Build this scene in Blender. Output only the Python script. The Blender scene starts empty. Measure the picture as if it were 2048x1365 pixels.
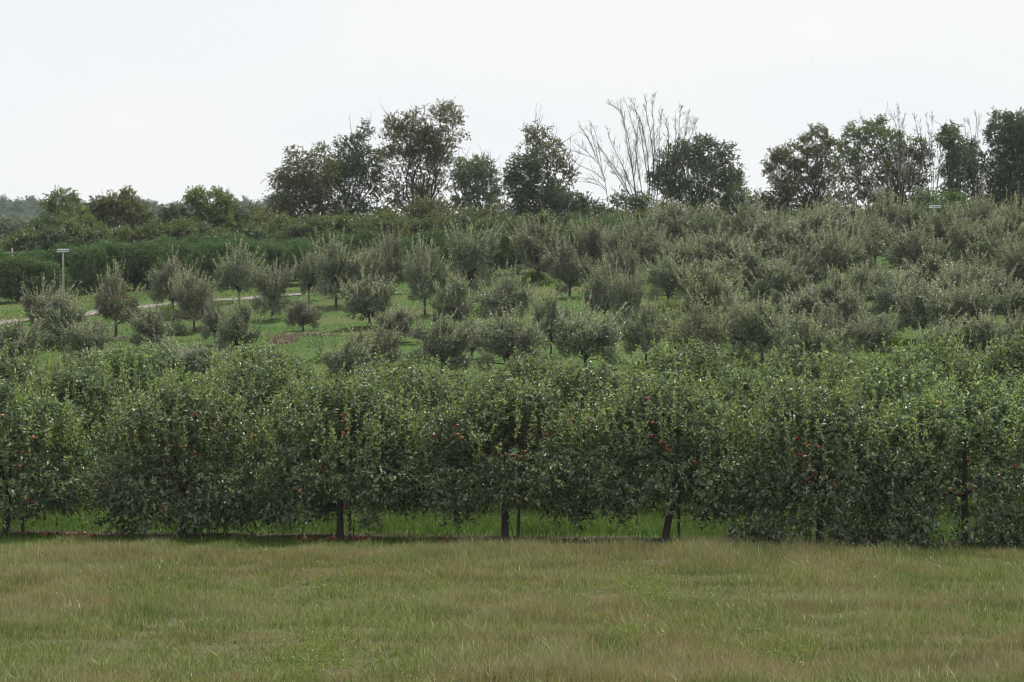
import bpy, math, random
import numpy as np

SC = bpy.context.scene
COL = SC.collection
R = math.radians

# ------------------------------------------------------------------ camera
F, CX, CY, CZ = 5807.4, 1024.0, 683.0, 4.1          # focal length in photo pixels, camera height in metres
cam_d = bpy.data.cameras.new('camera')
cam_d.sensor_width = 36.0
cam_d.lens = 18.0 / math.tan(R(10.0))
cam_d.clip_start = 0.5
cam_d.clip_end = 5000.0
cam = bpy.data.objects.new('camera', cam_d)
COL.objects.link(cam)
cam.location = (0, 0, CZ)
cam.rotation_euler = (R(90), 0, 0)
SC.camera = cam

# ------------------------------------------------------------------ light
SUN_EL, SUN_AZ = R(58), R(32)                        # azimuth clockwise from +Y (the viewing direction)
w = bpy.data.worlds.new('World')
SC.world = w
w.use_nodes = True
nt = w.node_tree
nt.nodes.clear()
wo = nt.nodes.new('ShaderNodeOutputWorld')
bg = nt.nodes.new('ShaderNodeBackground')
sky = nt.nodes.new('ShaderNodeTexSky')
sky.sky_type = 'NISHITA'
sky.sun_disc = False
sky.sun_elevation = SUN_EL
sky.sun_rotation = SUN_AZ
sky.dust_density = 4.0
tc = nt.nodes.new('ShaderNodeTexCoord')
mp = nt.nodes.new('ShaderNodeMapping')
mp.inputs['Scale'].default_value = (2.2, 2.2, 7.0)
ns = nt.nodes.new('ShaderNodeTexNoise')
ns.inputs['Scale'].default_value = 2.0
ns.inputs['Detail'].default_value = 4.0
ns.inputs['Roughness'].default_value = 0.45
rp = nt.nodes.new('ShaderNodeValToRGB')
rp.color_ramp.elements[0].position = 0.3
rp.color_ramp.elements[0].color = (8.05, 8.55, 8.9, 1)
rp.color_ramp.elements[1].position = 0.7
rp.color_ramp.elements[1].color = (9.2, 9.1, 9.0, 1)
mx = nt.nodes.new('ShaderNodeMix')
mx.data_type = 'RGBA'
mx.inputs[0].default_value = 0.95
nt.links.new(tc.outputs['Generated'], mp.inputs['Vector'])
nt.links.new(mp.outputs[0], ns.inputs['Vector'])
nt.links.new(ns.outputs[0], rp.inputs[0])
nt.links.new(sky.outputs[0], mx.inputs[6])
nt.links.new(rp.outputs[0], mx.inputs[7])
nt.links.new(mx.outputs[2], bg.inputs['Color'])
bg.inputs['Strength'].default_value = 0.1
nt.links.new(bg.outputs[0], wo.inputs[0])

sl = bpy.data.lights.new('sun', 'SUN')
sl.energy = 4.8
sl.angle = R(1.5)
sl.color = (1.0, 0.965, 0.90)
so = bpy.data.objects.new('sun', sl)
COL.objects.link(so)
so.rotation_euler = (R(90) - SUN_EL, 0, R(180) - SUN_AZ)
so.location = (0, 0, 60)

SC.view_settings.view_transform = 'Standard'
SC.view_settings.look = 'None'
SC.view_settings.exposure = 0.12
SC.view_settings.gamma = 1.0
SC.cycles.filter_width = 1.1
SC.cycles.max_bounces = 8
SC.cycles.transmission_bounces = 6
SC.cycles.diffuse_bounces = 4

# ------------------------------------------------------------------ terrain
GD = np.array([-60, 0, 20, 34, 45, 62, 69, 77, 90, 105, 118, 130, 142, 155, 172, 190, 210, 240, 300, 400, 520, 700, 1000, 1600])
GZ = np.array([2.6, 2.45, 1.2, .22, .0, .0, .03, .32, 1.0, 2.0, 2.85, 4.0, 5.2, 6.5, 8.1, 9.3, 9.9, 10.1, 9.5, 10.0, 13.0, 20, 30, 34])
SD = np.array([-60, 75, 105, 130, 155, 172, 190, 240, 300, 1600])
SS = np.array([0, 0, .008, .02, .04, .055, .062, .055, .03, .0])


def _smooth(x, xs, ys):
    v = 0
    for o, k in ((-6, 1), (-3, 2), (0, 3), (3, 2), (6, 1)):
        v = v + k * np.interp(np.asarray(x, float) + o * np.clip((np.asarray(x, float) - 20) / 60, 0, 1), xs, ys)
    return v / 9.0


def gz(x, y):
    x = np.asarray(x, float)
    y = np.asarray(y, float)
    z = _smooth(y, GD, GZ) + _smooth(y, SD, SS) * 55 * np.tanh(x / 55)
    amp = np.clip((y - 70) / 60, 0, 1)
    z = z + amp * (0.10 * np.sin(x * .31 + 1.3) * np.sin(y * .23) + 0.05 * np.sin(x * .9 + y * .5))
    return z


_dd = np.arange(30, 320, 0.25)


def gd(px, py):
    """distance at which the ground is seen at a photo pixel"""
    x = (px - CX) * _dd / F
    yy = CY - (gz(x, _dd) - CZ) * F / _dd
    k = np.where(yy <= py)[0]
    return float(_dd[k[0]]) if len(k) else 200.0


def W(px, py, d):
    return np.array([(px - CX) * d / F, d, CZ - (py - CY) * d / F])


# ------------------------------------------------------------------ mesh helpers
class MB:
    def __init__(self):
        self.v, self.f, self.m, self.n = [], [], [], 0

    def add(self, v, f, mi=0):
        v = np.asarray(v, np.float32).reshape(-1, 3)
        f = np.asarray(f, np.int32).reshape(-1, 3)
        self.v.append(v)
        self.f.append(f + self.n)
        self.m.append(np.full(len(f), mi, np.int32))
        self.n += len(v)

    def arrays(self):
        return np.concatenate(self.v), np.concatenate(self.f), np.concatenate(self.m)

    def tube(self, pts, rad, sides=6, mi=0):
        pts = np.asarray(pts, float)
        rad = np.asarray(rad, float)
        n = len(pts)
        t = np.gradient(pts, axis=0)
        t /= np.linalg.norm(t, axis=1, keepdims=True) + 1e-9
        ref = np.where(np.abs(t[:, 2:3]) > .9, [[1., 0, 0]], [[0, 0, 1.]])
        ref = np.repeat(ref[:1], n, 0)
        a = np.cross(t, ref)
        a /= np.linalg.norm(a, axis=1, keepdims=True) + 1e-9
        b = np.cross(t, a)
        th = np.arange(sides) * 2 * math.pi / sides
        v = pts[:, None] + rad[:, None, None] * (a[:, None] * np.cos(th)[None, :, None] + b[:, None] * np.sin(th)[None, :, None])
        v = v.reshape(-1, 3)
        i = np.arange(n - 1)[:, None] * sides + np.arange(sides)[None]
        j = np.arange(n - 1)[:, None] * sides + (np.arange(sides)[None] + 1) % sides
        f = np.concatenate([np.stack([i, i + sides, j], -1).reshape(-1, 3), np.stack([j, i + sides, j + sides], -1).reshape(-1, 3)])
        v = np.concatenate([v, pts[-1:]])
        e = (n - 1) * sides + np.arange(sides)
        f = np.concatenate([f, np.stack([e, np.full(sides, n * sides), (n - 1) * sides + (np.arange(sides) + 1) % sides], -1)])
        self.add(v, f, mi)

    def box(self, c, s, mi=0, bev=0.0):
        c = np.asarray(c, float)
        h = np.asarray(s, float) / 2
        if bev <= 0:
            q = np.array([[-1, -1], [1, -1], [1, 1], [-1, 1]], float)
            ring = q * h[:2]
        else:
            ring = []
            for sx, sy in ((-1, -1), (1, -1), (1, 1), (-1, 1)):
                k = [(sx * (h[0] - bev), sy * h[1]), (sx * h[0], sy * (h[1] - bev))]
                ring += k if sx * sy < 0 else k[::-1]
            ring = np.array(ring)[::1]
            ang = np.arctan2(ring[:, 1], ring[:, 0])
            ring = ring[np.argsort(ang)]
        n = len(ring)
        lo = np.c_[ring, np.full(n, -h[2])] + c
        hi = np.c_[ring, np.full(n, h[2])] + c
        v = np.concatenate([lo, hi, [c + [0, 0, -h[2]], c + [0, 0, h[2]]]])
        f = []
        for k in range(n):
            l = (k + 1) % n
            f += [[k, l, n + l], [k, n + l, n + k], [2 * n, l, k], [2 * n + 1, n + k, n + l]]
        self.add(v, f, mi)

    def build(self, name, mats, smooth=False):
        v, f, m = self.arrays()
        return mesh_from(name, v, f, mats, m, smooth)


def mesh_from(name, v, f, mats, mi=None, smooth=False):
    me = bpy.data.meshes.new(name)
    v = np.ascontiguousarray(v, np.float32)
    f = np.ascontiguousarray(f, np.int32)
    me.vertices.add(len(v))
    me.vertices.foreach_set('co', v.ravel())
    me.loops.add(f.size)
    me.loops.foreach_set('vertex_index', f.ravel())
    me.polygons.add(len(f))
    me.polygons.foreach_set('loop_start', np.arange(0, f.size, 3, dtype=np.int32))
    for m in (mats if isinstance(mats, (list, tuple)) else [mats]):
        me.materials.append(m)
    if mi is not None:
        me.polygons.foreach_set('material_index', np.ascontiguousarray(mi, np.int32))
    me.polygons.foreach_set('use_smooth', np.full(len(f), smooth, dtype=bool))
    me.update(calc_edges=True)
    return me


def obj(name, me, parent=None, loc=None):
    o = bpy.data.objects.new(name, me)
    COL.objects.link(o)
    if parent is not None:
        o.parent = parent
    if loc is not None:
        o.location = loc
    return o


def tag(o, label=None, cat=None, group=None, kind=None):
    if label:
        o['label'] = label
    if cat:
        o['category'] = cat
    if group:
        o['group'] = group
    if kind:
        o['kind'] = kind
    return o


def thing(name, label, cat, loc=(0, 0, 0), rz=0.0, group=None):
    o = bpy.data.objects.new(name, None)
    o.empty_display_size = 0.3
    COL.objects.link(o)
    o.location = loc
    o.rotation_euler = (0, 0, rz)
    return tag(o, label, cat, group)


def dup(root, loc, rz, scale, label, group=None):
    r = root.copy()
    COL.objects.link(r)
    r.location = loc
    r.rotation_euler = (0, 0, rz)
    r.scale = scale
    r['label'] = label
    if 'group' in r:
        del r['group']
    if group:
        r['group'] = group
    for ch in list(root.children):
        if ch.name.startswith(('apple', 'trunk_guard')):
            continue
        c = ch.copy()
        COL.objects.link(c)
        c.parent = r
    return r


def unit(a):
    return a / (np.linalg.norm(a, axis=-1, keepdims=True) + 1e-9)


def noise3(rng, wl):
    k = rng.normal(size=(7, 3)) * 2 * math.pi / wl / 1.7
    ph = rng.uniform(0, 6.28, 7)
    return lambda p: np.sin(p @ k.T + ph).sum(1) / 7 ** .5


def leaf_shoots(mb, rng, base, d, L, nl, ll, lw, ang=58, droop=.18, up=1.0, mi=0, fold=.12):
    """shoots of folded leaves: base (n,3), direction (n,3), length (n,)"""
    n = len(base)
    if n == 0:
        return
    t = np.linspace(.08, 1.0, nl)[None, :] + rng.uniform(-.05, .05, (n, nl))
    pos = base[:, None] + d[:, None] * (L[:, None] * t)[..., None]
    pos[..., 2] -= droop * L[:, None] * t ** 2
    D = np.repeat(d[:, None], nl, 1).reshape(-1, 3)
    pos = pos.reshape(-1, 3)
    m = len(pos)
    p = rng.normal(size=(m, 3))
    p = unit(p - (p * D).sum(1, keepdims=True) * D)
    a = np.radians(ang + rng.normal(0, 16, m))[:, None]
    ax = D * np.cos(a) + p * np.sin(a)
    ax[:, 2] -= .22
    ax = unit(ax)
    nn = np.array([0, 0, up]) + rng.normal(size=(m, 3)) * .62
    nn = unit(nn - (nn * ax).sum(1, keepdims=True) * ax)
    sd = np.cross(ax, nn)
    s = (rng.uniform(.68, 1.22, m))[:, None]
    l, wd = ll * s, lw * s
    b = pos
    lf = pos + ax * l * .42 + sd * wd * .5 + nn * wd * fold * 2
    rt = pos + ax * l * .42 - sd * wd * .5 + nn * wd * fold * 2
    tp = pos + ax * l - nn * l * .10
    v = np.stack([b, lf, tp, rt], 1).reshape(-1, 3)
    i = np.arange(m)[:, None] * 4
    f = np.stack([i + [0, 1, 2], i + [0, 2, 3]], 1).reshape(-1, 3)
    mb.add(v, f, mi)


def lobe_points(rng, lobes, n, shell=.30, bottom=1.0):
    """n points spread over ellipsoid lobes (cx,cy,cz,rx,ry,rz), denser near the skin, plus outward directions"""
    lobes = np.asarray(lobes, float)
    vol = (lobes[:, 3] * lobes[:, 4] * lobes[:, 5]) ** .72
    k = rng.choice(len(lobes), n, p=vol / vol.sum())
    u = unit(rng.normal(size=(n, 3)))
    rr = 1 - np.abs(rng.normal(0, shell, n))
    rr = np.clip(rr, .12, 1.05)
    P = lobes[k, :3] + u * lobes[k, 3:] * rr[:, None]
    return P, u


def limb(mb, rng, a, b, r0, r1, sag=.0, n=6, wob=.05, sides=6, lift=0.0, mi=0):
    a = np.asarray(a, float)
    b = np.asarray(b, float)
    t = np.linspace(0, 1, n)[:, None]
    L = np.linalg.norm(b - a)
    p = a + (b - a) * t
    j = rng.normal(0, wob * L, (n, 3))
    j[0] = 0
    j[-1] *= .3
    p = p + j * np.sin(t * math.pi * .9)
    p[:, 2] += (np.sin(t[:, 0] * math.pi) * lift * L)
    mb.tube(p, r0 + (r1 - r0) * np.linspace(0, 1, n) ** .8, sides, mi)
    return p


# ------------------------------------------------------------------ materials
def nodes_of(name):
    m = bpy.data.materials.new(name)
    m.use_nodes = True
    t = m.node_tree
    t.nodes.clear()
    o = t.nodes.new('ShaderNodeOutputMaterial')
    return m, t, o


def ramp(t, cols, fac, pos=None):
    r = t.nodes.new('ShaderNodeValToRGB')
    e = r.color_ramp.elements
    while len(e) < len(cols):
        e.new(0.5)
    for i, c in enumerate(cols):
        e[i].position = pos[i] if pos else i / (len(cols) - 1)
        e[i].color = (*c, 1)
    t.links.new(fac, r.inputs[0])
    return r.outputs[0]


def mixc(t, f, a, b, mode='MIX'):
    m = t.nodes.new('ShaderNodeMix')
    m.data_type = 'RGBA'
    m.blend_type = mode
    for s, v in ((m.inputs[0], f), (m.inputs[6], a), (m.inputs[7], b)):
        if hasattr(v, 'is_output'):
            t.links.new(v, s)
        elif isinstance(v, (tuple, list)):
            s.default_value = (*v, 1)
        else:
            s.default_value = v
    return m.outputs[2]


def math_(t, op, a, b=0.0, clamp=False):
    m = t.nodes.new('ShaderNodeMath')
    m.operation = op
    m.use_clamp = clamp
    for s, v in ((m.inputs[0], a), (m.inputs[1], b)):
        if hasattr(v, 'is_output'):
            t.links.new(v, s)
        else:
            s.default_value = v
    return m.outputs[0]


def noise_(t, vec, scale, detail=3.0, rough=.55):
    n = t.nodes.new('ShaderNodeTexNoise')
    n.inputs['Scale'].default_value = scale
    n.inputs['Detail'].default_value = detail
    n.inputs['Roughness'].default_value = rough
    t.links.new(vec, n.inputs['Vector'])
    return n.outputs[0]


def leaf_mat(name, cols, back, trans=.3, rough=.42, clump=1.2, spec=.5, tint=(1, 1, 1), tvar=.18):
    m, t, o = nodes_of(name)
    g = t.nodes.new('ShaderNodeNewGeometry')
    oi = t.nodes.new('ShaderNodeObjectInfo')
    c = ramp(t, cols, g.outputs['Random Per Island'], [0, .38, .74, 1] if len(cols) == 4 else None)
    nz = noise_(t, g.outputs['Position'], clump, 2.0)
    c = mixc(t, math_(t, 'MULTIPLY', math_(t, 'SUBTRACT', nz, .38, True), 1.6, True), c, mixc(t, 1.0, c, (1.38, 1.32, 1.0), 'MULTIPLY'))
    hs = t.nodes.new('ShaderNodeHueSaturation')
    t.links.new(c, hs.inputs['Color'])
    t.links.new(math_(t, 'ADD', math_(t, 'MULTIPLY', oi.outputs['Random'], 2 * tvar), 1 - tvar), hs.inputs['Value'])
    t.links.new(math_(t, 'ADD', math_(t, 'MULTIPLY', oi.outputs['Random'], .025), .4875), hs.inputs['Hue'])
    c = hs.outputs[0]
    cb = mixc(t, g.outputs['Backfacing'], c, back)
    p = t.nodes.new('ShaderNodeBsdfPrincipled')
    t.links.new(cb, p.inputs['Base Color'])
    p.inputs['Roughness'].default_value = rough
    p.inputs['Specular IOR Level'].default_value = spec
    tr = t.nodes.new('ShaderNodeBsdfTranslucent')
    t.links.new(mixc(t, 1.0, c, (1.35, 1.55, .75), 'MULTIPLY'), tr.inputs['Color'])
    ms = t.nodes.new('ShaderNodeMixShader')
    ms.inputs[0].default_value = trans
    t.links.new(p.outputs[0], ms.inputs[1])
    t.links.new(tr.outputs[0], ms.inputs[2])
    t.links.new(ms.outputs[0], o.inputs[0])
    return m


def bark_mat(name, a, b, scale=9.0, stretch=.25):
    m, t, o = nodes_of(name)
    g = t.nodes.new('ShaderNodeTexCoord')
    mp_ = t.nodes.new('ShaderNodeMapping')
    mp_.inputs['Scale'].default_value = (1, 1, stretch)
    t.links.new(g.outputs['Object'], mp_.inputs['Vector'])
    nz = noise_(t, mp_.outputs[0], scale, 5.0, .65)
    p = t.nodes.new('ShaderNodeBsdfPrincipled')
    t.links.new(ramp(t, [a, b], nz, [.35, .68]), p.inputs['Base Color'])
    p.inputs['Roughness'].default_value = .85
    bp = t.nodes.new('ShaderNodeBump')
    bp.inputs['Strength'].default_value = .6
    bp.inputs['Distance'].default_value = .03
    t.links.new(nz, bp.inputs['Height'])
    t.links.new(bp.outputs[0], p.inputs['Normal'])
    t.links.new(p.outputs[0], o.inputs[0])
    return m


def plain_mat(name, a, b, rough=.6, scale=14.0, spec=.4):
    m, t, o = nodes_of(name)
    g = t.nodes.new('ShaderNodeTexCoord')
    nz = noise_(t, g.outputs['Object'], scale, 4.0)
    p = t.nodes.new('ShaderNodeBsdfPrincipled')
    t.links.new(ramp(t, [a, b], nz, [.35, .65]), p.inputs['Base Color'])
    p.inputs['Roughness'].default_value = rough
    p.inputs['Specular IOR Level'].default_value = spec
    t.links.new(p.outputs[0], o.inputs[0])
    return m


def apple_mat():
    m, t, o = nodes_of('apple_skin')
    g = t.nodes.new('ShaderNodeTexCoord')
    oi = t.nodes.new('ShaderNodeObjectInfo')
    nz = noise_(t, g.outputs['Object'], 16.0, 2.0)
    c = ramp(t, [(.12, .008, .010), (.19, .012, .013), (.26, .045, .02)], nz, [.35, .55, .75])
    c2 = mixc(t, math_(t, 'POWER', oi.outputs['Random'], 7.0), c, (.42, .16, .05))
    p = t.nodes.new('ShaderNodeBsdfPrincipled')
    t.links.new(c2, p.inputs['Base Color'])
    p.inputs['Roughness'].default_value = .3
    t.links.new(p.outputs[0], o.inputs[0])
    return m


def blade_mat(name, cols, patch, patch_scale, trans=.3, rough=.5, stretch=(1, 2.6, 1), patch2=None):
    m, t, o = nodes_of(name)
    g = t.nodes.new('ShaderNodeNewGeometry')
    c = ramp(t, cols, g.outputs['Random Per Island'])
    mp_ = t.nodes.new('ShaderNodeMapping')
    mp_.inputs['Scale'].default_value = stretch
    t.links.new(g.outputs['Position'], mp_.inputs['Vector'])
    nz = noise_(t, mp_.outputs[0], patch_scale, 4.0, .6)
    f = ramp(t, [(0, 0, 0), (1, 1, 1)], nz, [.42, .58])
    c = mixc(t, f, c, mixc(t, 1.0, c, patch, 'MULTIPLY'))
    if patch2:
        f2 = ramp(t, [(0, 0, 0), (1, 1, 1)], noise_(t, mp_.outputs[0], patch_scale * 3.1, 3.0, .6), [.48, .66])
        c = mixc(t, f2, c, mixc(t, 1.0, c, patch2, 'MULTIPLY'))
    p = t.nodes.new('ShaderNodeBsdfPrincipled')
    t.links.new(c, p.inputs['Base Color'])
    p.inputs['Roughness'].default_value = rough
    p.inputs['Specular IOR Level'].default_value = .35
    tr = t.nodes.new('ShaderNodeBsdfTranslucent')
    t.links.new(c, tr.inputs['Color'])
    ms = t.nodes.new('ShaderNodeMixShader')
    ms.inputs[0].default_value = trans
    t.links.new(p.outputs[0], ms.inputs[1])
    t.links.new(tr.outputs[0], ms.inputs[2])
    t.links.new(ms.outputs[0], o.inputs[0])
    return m


M_FRONT = leaf_mat('apple_leaf_near', [(.016, .034, .015), (.045, .076, .029), (.115, .158, .060), (.33, .37, .21)], (.26, .30, .21), .30, .46, spec=.6)
M_HILL = leaf_mat('apple_leaf_hillside', [(.021, .035, .015), (.055, .078, .033), (.128, .158, .080), (.38, .41, .27)], (.31, .32, .24), .16, .43, .9, spec=.7)
M_HILL_RED = leaf_mat('apple_leaf_turning', [(.026, .034, .016), (.066, .076, .036), (.142, .144, .076), (.37, .37, .25)], (.27, .255, .19), .16, .43, .9, spec=.7)
M_HILL_YEL = leaf_mat('apple_leaf_yellowing', [(.03, .04, .017), (.075, .086, .036), (.16, .165, .075), (.38, .37, .22)], (.27, .27, .19), .24, .36, .9, spec=.8)
M_TIP = leaf_mat('apple_leaf_young_shoot', [(.15, .165, .088), (.26, .265, .17), (.42, .41, .30)], (.40, .40, .31), .16, .45, .9)
M_TIPN = leaf_mat('apple_leaf_near_shoot', [(.09, .13, .04), (.16, .20, .07), (.27, .30, .13)], (.30, .33, .20), .34, .42, .9)
M_PEACH = leaf_mat('orchard_row_leaf', [(.022, .054, .018), (.044, .088, .026), (.10, .16, .044)], (.12, .17, .07), .30, .45, .6)
M_OLIVE = leaf_mat('hedgerow_olive_leaf', [(.045, .064, .021), (.076, .098, .033), (.118, .135, .045), (.14, .128, .048)], (.10, .12, .065), .32, .5, .35)
M_DARK = leaf_mat('hedgerow_dark_leaf', [(.030, .054, .022), (.052, .082, .030), (.090, .122, .044)], (.10, .13, .075), .28, .5, .35)
M_BROWN = leaf_mat('hedgerow_brown_leaf', [(.055, .064, .025), (.090, .092, .034), (.135, .108, .044), (.090, .108, .040)], (.12, .11, .065), .32, .5, .35)
M_GREYG = leaf_mat('hedgerow_grey_leaf', [(.055, .076, .036), (.080, .105, .050), (.11, .132, .066)], (.14, .17, .11), .32, .5, .35)
M_YGREEN = leaf_mat('hedgerow_yellow_leaf', [(.055, .080, .022), (.092, .118, .030), (.14, .150, .040)], (.13, .15, .07), .34, .5, .4)
M_FAR = leaf_mat('far_wood_hazy_leaf', [(.045, .080, .055), (.065, .105, .072), (.085, .13, .09)], (.09, .13, .09), .25, .6, .12)  # blue tint puts distance haze into the leaf colour
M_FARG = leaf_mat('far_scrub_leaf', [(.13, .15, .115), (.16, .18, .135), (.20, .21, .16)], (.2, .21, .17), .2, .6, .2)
M_BARK = bark_mat('apple_bark', (.030, .022, .018), (.085, .065, .055), 14)
M_BARK_D = bark_mat('hedgerow_bark', (.018, .015, .013), (.05, .043, .037), 4)
M_DEAD = bark_mat('bare_bark', (.022, .020, .019), (.055, .050, .046), 4)
M_DEADL = bark_mat('pale_dead_bark', (.13, .12, .11), (.26, .245, .225), 4)
M_WOOD = bark_mat('weathered_wood', (.20, .19, .16), (.38, .36, .31), 18, .15)
M_STAKE = bark_mat('tree_stake_wood', (.045, .036, .03), (.10, .082, .068), 18, .15)
M_WHITE = plain_mat('white_board', (.84, .86, .89), (.88, .90, .92), .45)
M_BLACK = plain_mat('sign_lettering', (.03, .03, .05), (.05, .05, .07), .5)
M_EDGE = plain_mat('sign_frame', (.02, .03, .03), (.04, .05, .05), .6)
M_GUARD = plain_mat('white_trunk_guard', (.6, .6, .58), (.75, .75, .72), .5)
M_APPLE = apple_mat()
M_STEMM = plain_mat('apple_stem', (.05, .03, .02), (.08, .05, .03), .8)

B_FIELD = blade_mat('field_grass_blade', [(.085, .128, .026), (.155, .205, .046), (.25, .285, .078), (.36, .365, .15)], (1.0, .92, .95), .16, patch2=(.50, .66, .48))
B_STEM = blade_mat('field_grass_seed_head', [(.19, .215, .075), (.27, .28, .11), (.28, .24, .14), (.46, .44, .25)], (1.0, .76, .86), .16, .3, patch2=(.62, .62, .60))
B_WEED = blade_mat('field_weed_leaf', [(.10, .155, .022), (.17, .23, .035), (.25, .29, .06)], (1, 1, 1), .3, .35)
B_LUSH = blade_mat('orchard_grass_blade', [(.052, .125, .016), (.080, .165, .024), (.13, .20, .038)], (1.25, .98, .9), .5, .42)
B_HILL = blade_mat('hill_grass_blade', [(.056, .140, .020), (.085, .175, .028), (.12, .19, .038), (.145, .165, .05)], (1.4, 1.05, 1.0), .16, .33, stretch=(1, 1.5, 1))


def ground_mat():
    m, t, o = nodes_of('ground_soil_and_turf')
    g = t.nodes.new('ShaderNodeNewGeometry')
    sp = t.nodes.new('ShaderNodeSeparateXYZ')
    t.links.new(g.outputs['Position'], sp.inputs[0])
    n1 = noise_(t, g.outputs['Position'], .18, 5.0)
    n2 = noise_(t, g.outputs['Position'], 2.2, 4.0)
    n3 = noise_(t, g.outputs['Position'], .55, 3.0)
    field = ramp(t, [(.050, .052, .020), (.080, .075, .032), (.10, .078, .045)], n2, [.3, .5, .7])
    turf = ramp(t, [(.036, .085, .014), (.055, .105, .020), (.090, .10, .032), (.12, .095, .05)], n1, [.3, .48, .62, .78])
    turf = mixc(t, .35, turf, ramp(t, [(.028, .060, .010), (.070, .10, .026)], n2, [.35, .65]))
    dirt = ramp(t, [(.045, .036, .023), (.085, .068, .045)], n2, [.35, .65])
    edge = math_(t, 'ADD', sp.outputs['Y'], math_(t, 'ADD', math_(t, 'MULTIPLY', sp.outputs['X'], .16), math_(t, 'MULTIPLY', math_(t, 'SUBTRACT', n3, .5), 2.0)))
    f = math_(t, 'MULTIPLY', math_(t, 'SUBTRACT', edge, 56.2), .8, True)
    c = mixc(t, f, field, turf)
    row = math_(t, 'SUBTRACT', 1.0, math_(t, 'MULTIPLY', math_(t, 'ABSOLUTE', math_(t, 'SUBTRACT', edge, 60.4)), .75), True)
    c = mixc(t, math_(t, 'MULTIPLY', row, 1.5, True), c, dirt)
    p = t.nodes.new('ShaderNodeBsdfPrincipled')
    t.links.new(c, p.inputs['Base Color'])
    p.inputs['Roughness'].default_value = .95
    p.inputs['Specular IOR Level'].default_value = .1
    bp = t.nodes.new('ShaderNodeBump')
    bp.inputs['Strength'].default_value = .7
    bp.inputs['Distance'].default_value = .08
    t.links.new(n2, bp.inputs['Height'])
    t.links.new(bp.outputs[0], p.inputs['Normal'])
    t.links.new(p.outputs[0], o.inputs[0])
    return m


def path_mat():
    m, t, o = nodes_of('gravel')
    g = t.nodes.new('ShaderNodeNewGeometry')
    n = noise_(t, g.outputs['Position'], 9.0, 4.0, .7)
    p = t.nodes.new('ShaderNodeBsdfPrincipled')
    t.links.new(ramp(t, [(.10, .085, .072), (.17, .145, .125), (.25, .22, .19)], n, [.3, .5, .7]), p.inputs['Base Color'])
    p.inputs['Roughness'].default_value = .95
    t.links.new(p.outputs[0], o.inputs[0])
    return m


# ------------------------------------------------------------------ ground
ys = np.concatenate([np.arange(-60, 30, 6.), np.arange(30, 80, 1.5), np.arange(80, 260, 2.5), np.arange(260, 500, 12.), np.arange(500, 1601, 60.)])
xs = np.concatenate([np.arange(-800, -120, 60.), np.arange(-120, -48, 8.), np.arange(-48, 48, 1.5), np.arange(48, 120, 8.), np.arange(120, 801, 60.)])
gx, gy = np.meshgrid(xs, ys)
gv = np.stack([gx, gy, gz(gx, gy)], -1).reshape(-1, 3)
nx = len(xs)
ii = (np.arange(len(ys) - 1)[:, None] * nx + np.arange(nx - 1)[None]).reshape(-1)
gf = np.concatenate([np.stack([ii, ii + 1, ii + nx + 1], -1), np.stack([ii, ii + nx + 1, ii + nx], -1)])
tag(obj('ground', mesh_from('ground', gv, gf, ground_mat(), None, True)), 'gently rising grassy orchard hillside and meadow floor', 'ground', kind='structure')

# gravel farm track on the left
track = [(-80, 657), (0, 648), (80, 640), (160, 632), (200, 627), (245, 619), (310, 613), (375, 607), (450, 601), (520, 596), (575, 592), (605, 590)]
pv = []
for px, py in track:
    d = gd(px, py)
    pv.append([(px - CX) * d / F, d])
pv = np.array(pv)
tt = np.linspace(0, len(pv) - 1, 120)
pc = np.stack([np.interp(tt, np.arange(len(pv)), pv[:, k]) for k in (0, 1)], 1)
tg = unit(np.gradient(pc, axis=0))
nr = np.stack([-tg[:, 1], tg[:, 0]], 1)
rg = np.random.default_rng(5)
rows = []
for k, off in enumerate(np.linspace(-1, 1, 7)):
    q = pc + nr * off * (.85 + .12 * np.sin(tt * 3 + k) + rg.normal(0, .05, len(tt))[:, None].T[0])[:, None]
    rows.append(np.c_[q, gz(q[:, 0], q[:, 1]) + .035 + .02 * (1 - off * off)])
rv = np.stack(rows, 0).reshape(-1, 3)
n = len(tt)
ii = (np.arange(6)[:, None] * n + np.arange(n - 1)[None]).reshape(-1)
tag(obj('path', mesh_from('path', rv, np.concatenate([np.stack([ii, ii + n + 1, ii + 1], -1), np.stack([ii, ii + n, ii + n + 1], -1)]), path_mat(), None, True)),
    'pale gravel farm track crossing the grass', 'path', kind='structure')


# ------------------------------------------------------------------ grass
def blades(mb, rng, x, y, h, wd, lean=.35, mi=0, z0=None):
    n = len(x)
    if n == 0:
        return
    z = gz(x, y) - .01 if z0 is None else z0
    a = rng.uniform(0, 6.283, n)
    s = np.stack([np.cos(a), np.sin(a), 0 * a], 1)
    la = rng.uniform(0, 6.283, n)
    lm = np.abs(rng.normal(0, lean, n)) * h
    ld = np.stack([np.cos(la) * lm, np.sin(la) * lm, 0 * la], 1)
    b = np.stack([x, y, z], 1)
    up = np.array([0, 0, 1.])
    v = np.stack([b - s * wd[:, None] / 2, b + s * wd[:, None] / 2,
                  b + up * h[:, None] * .58 + ld * .35 - s * wd[:, None] * .42,
                  b + up * h[:, None] * .58 + ld * .35 + s * wd[:, None] * .42,
                  b + up * h[:, None] + ld], 1).reshape(-1, 3)
    i = np.arange(n)[:, None] * 5
    f = np.stack([i + [0, 1, 3], i + [0, 3, 2], i + [2, 3, 4]], 1).reshape(-1, 3)
    mb.add(v, f, mi)


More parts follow.
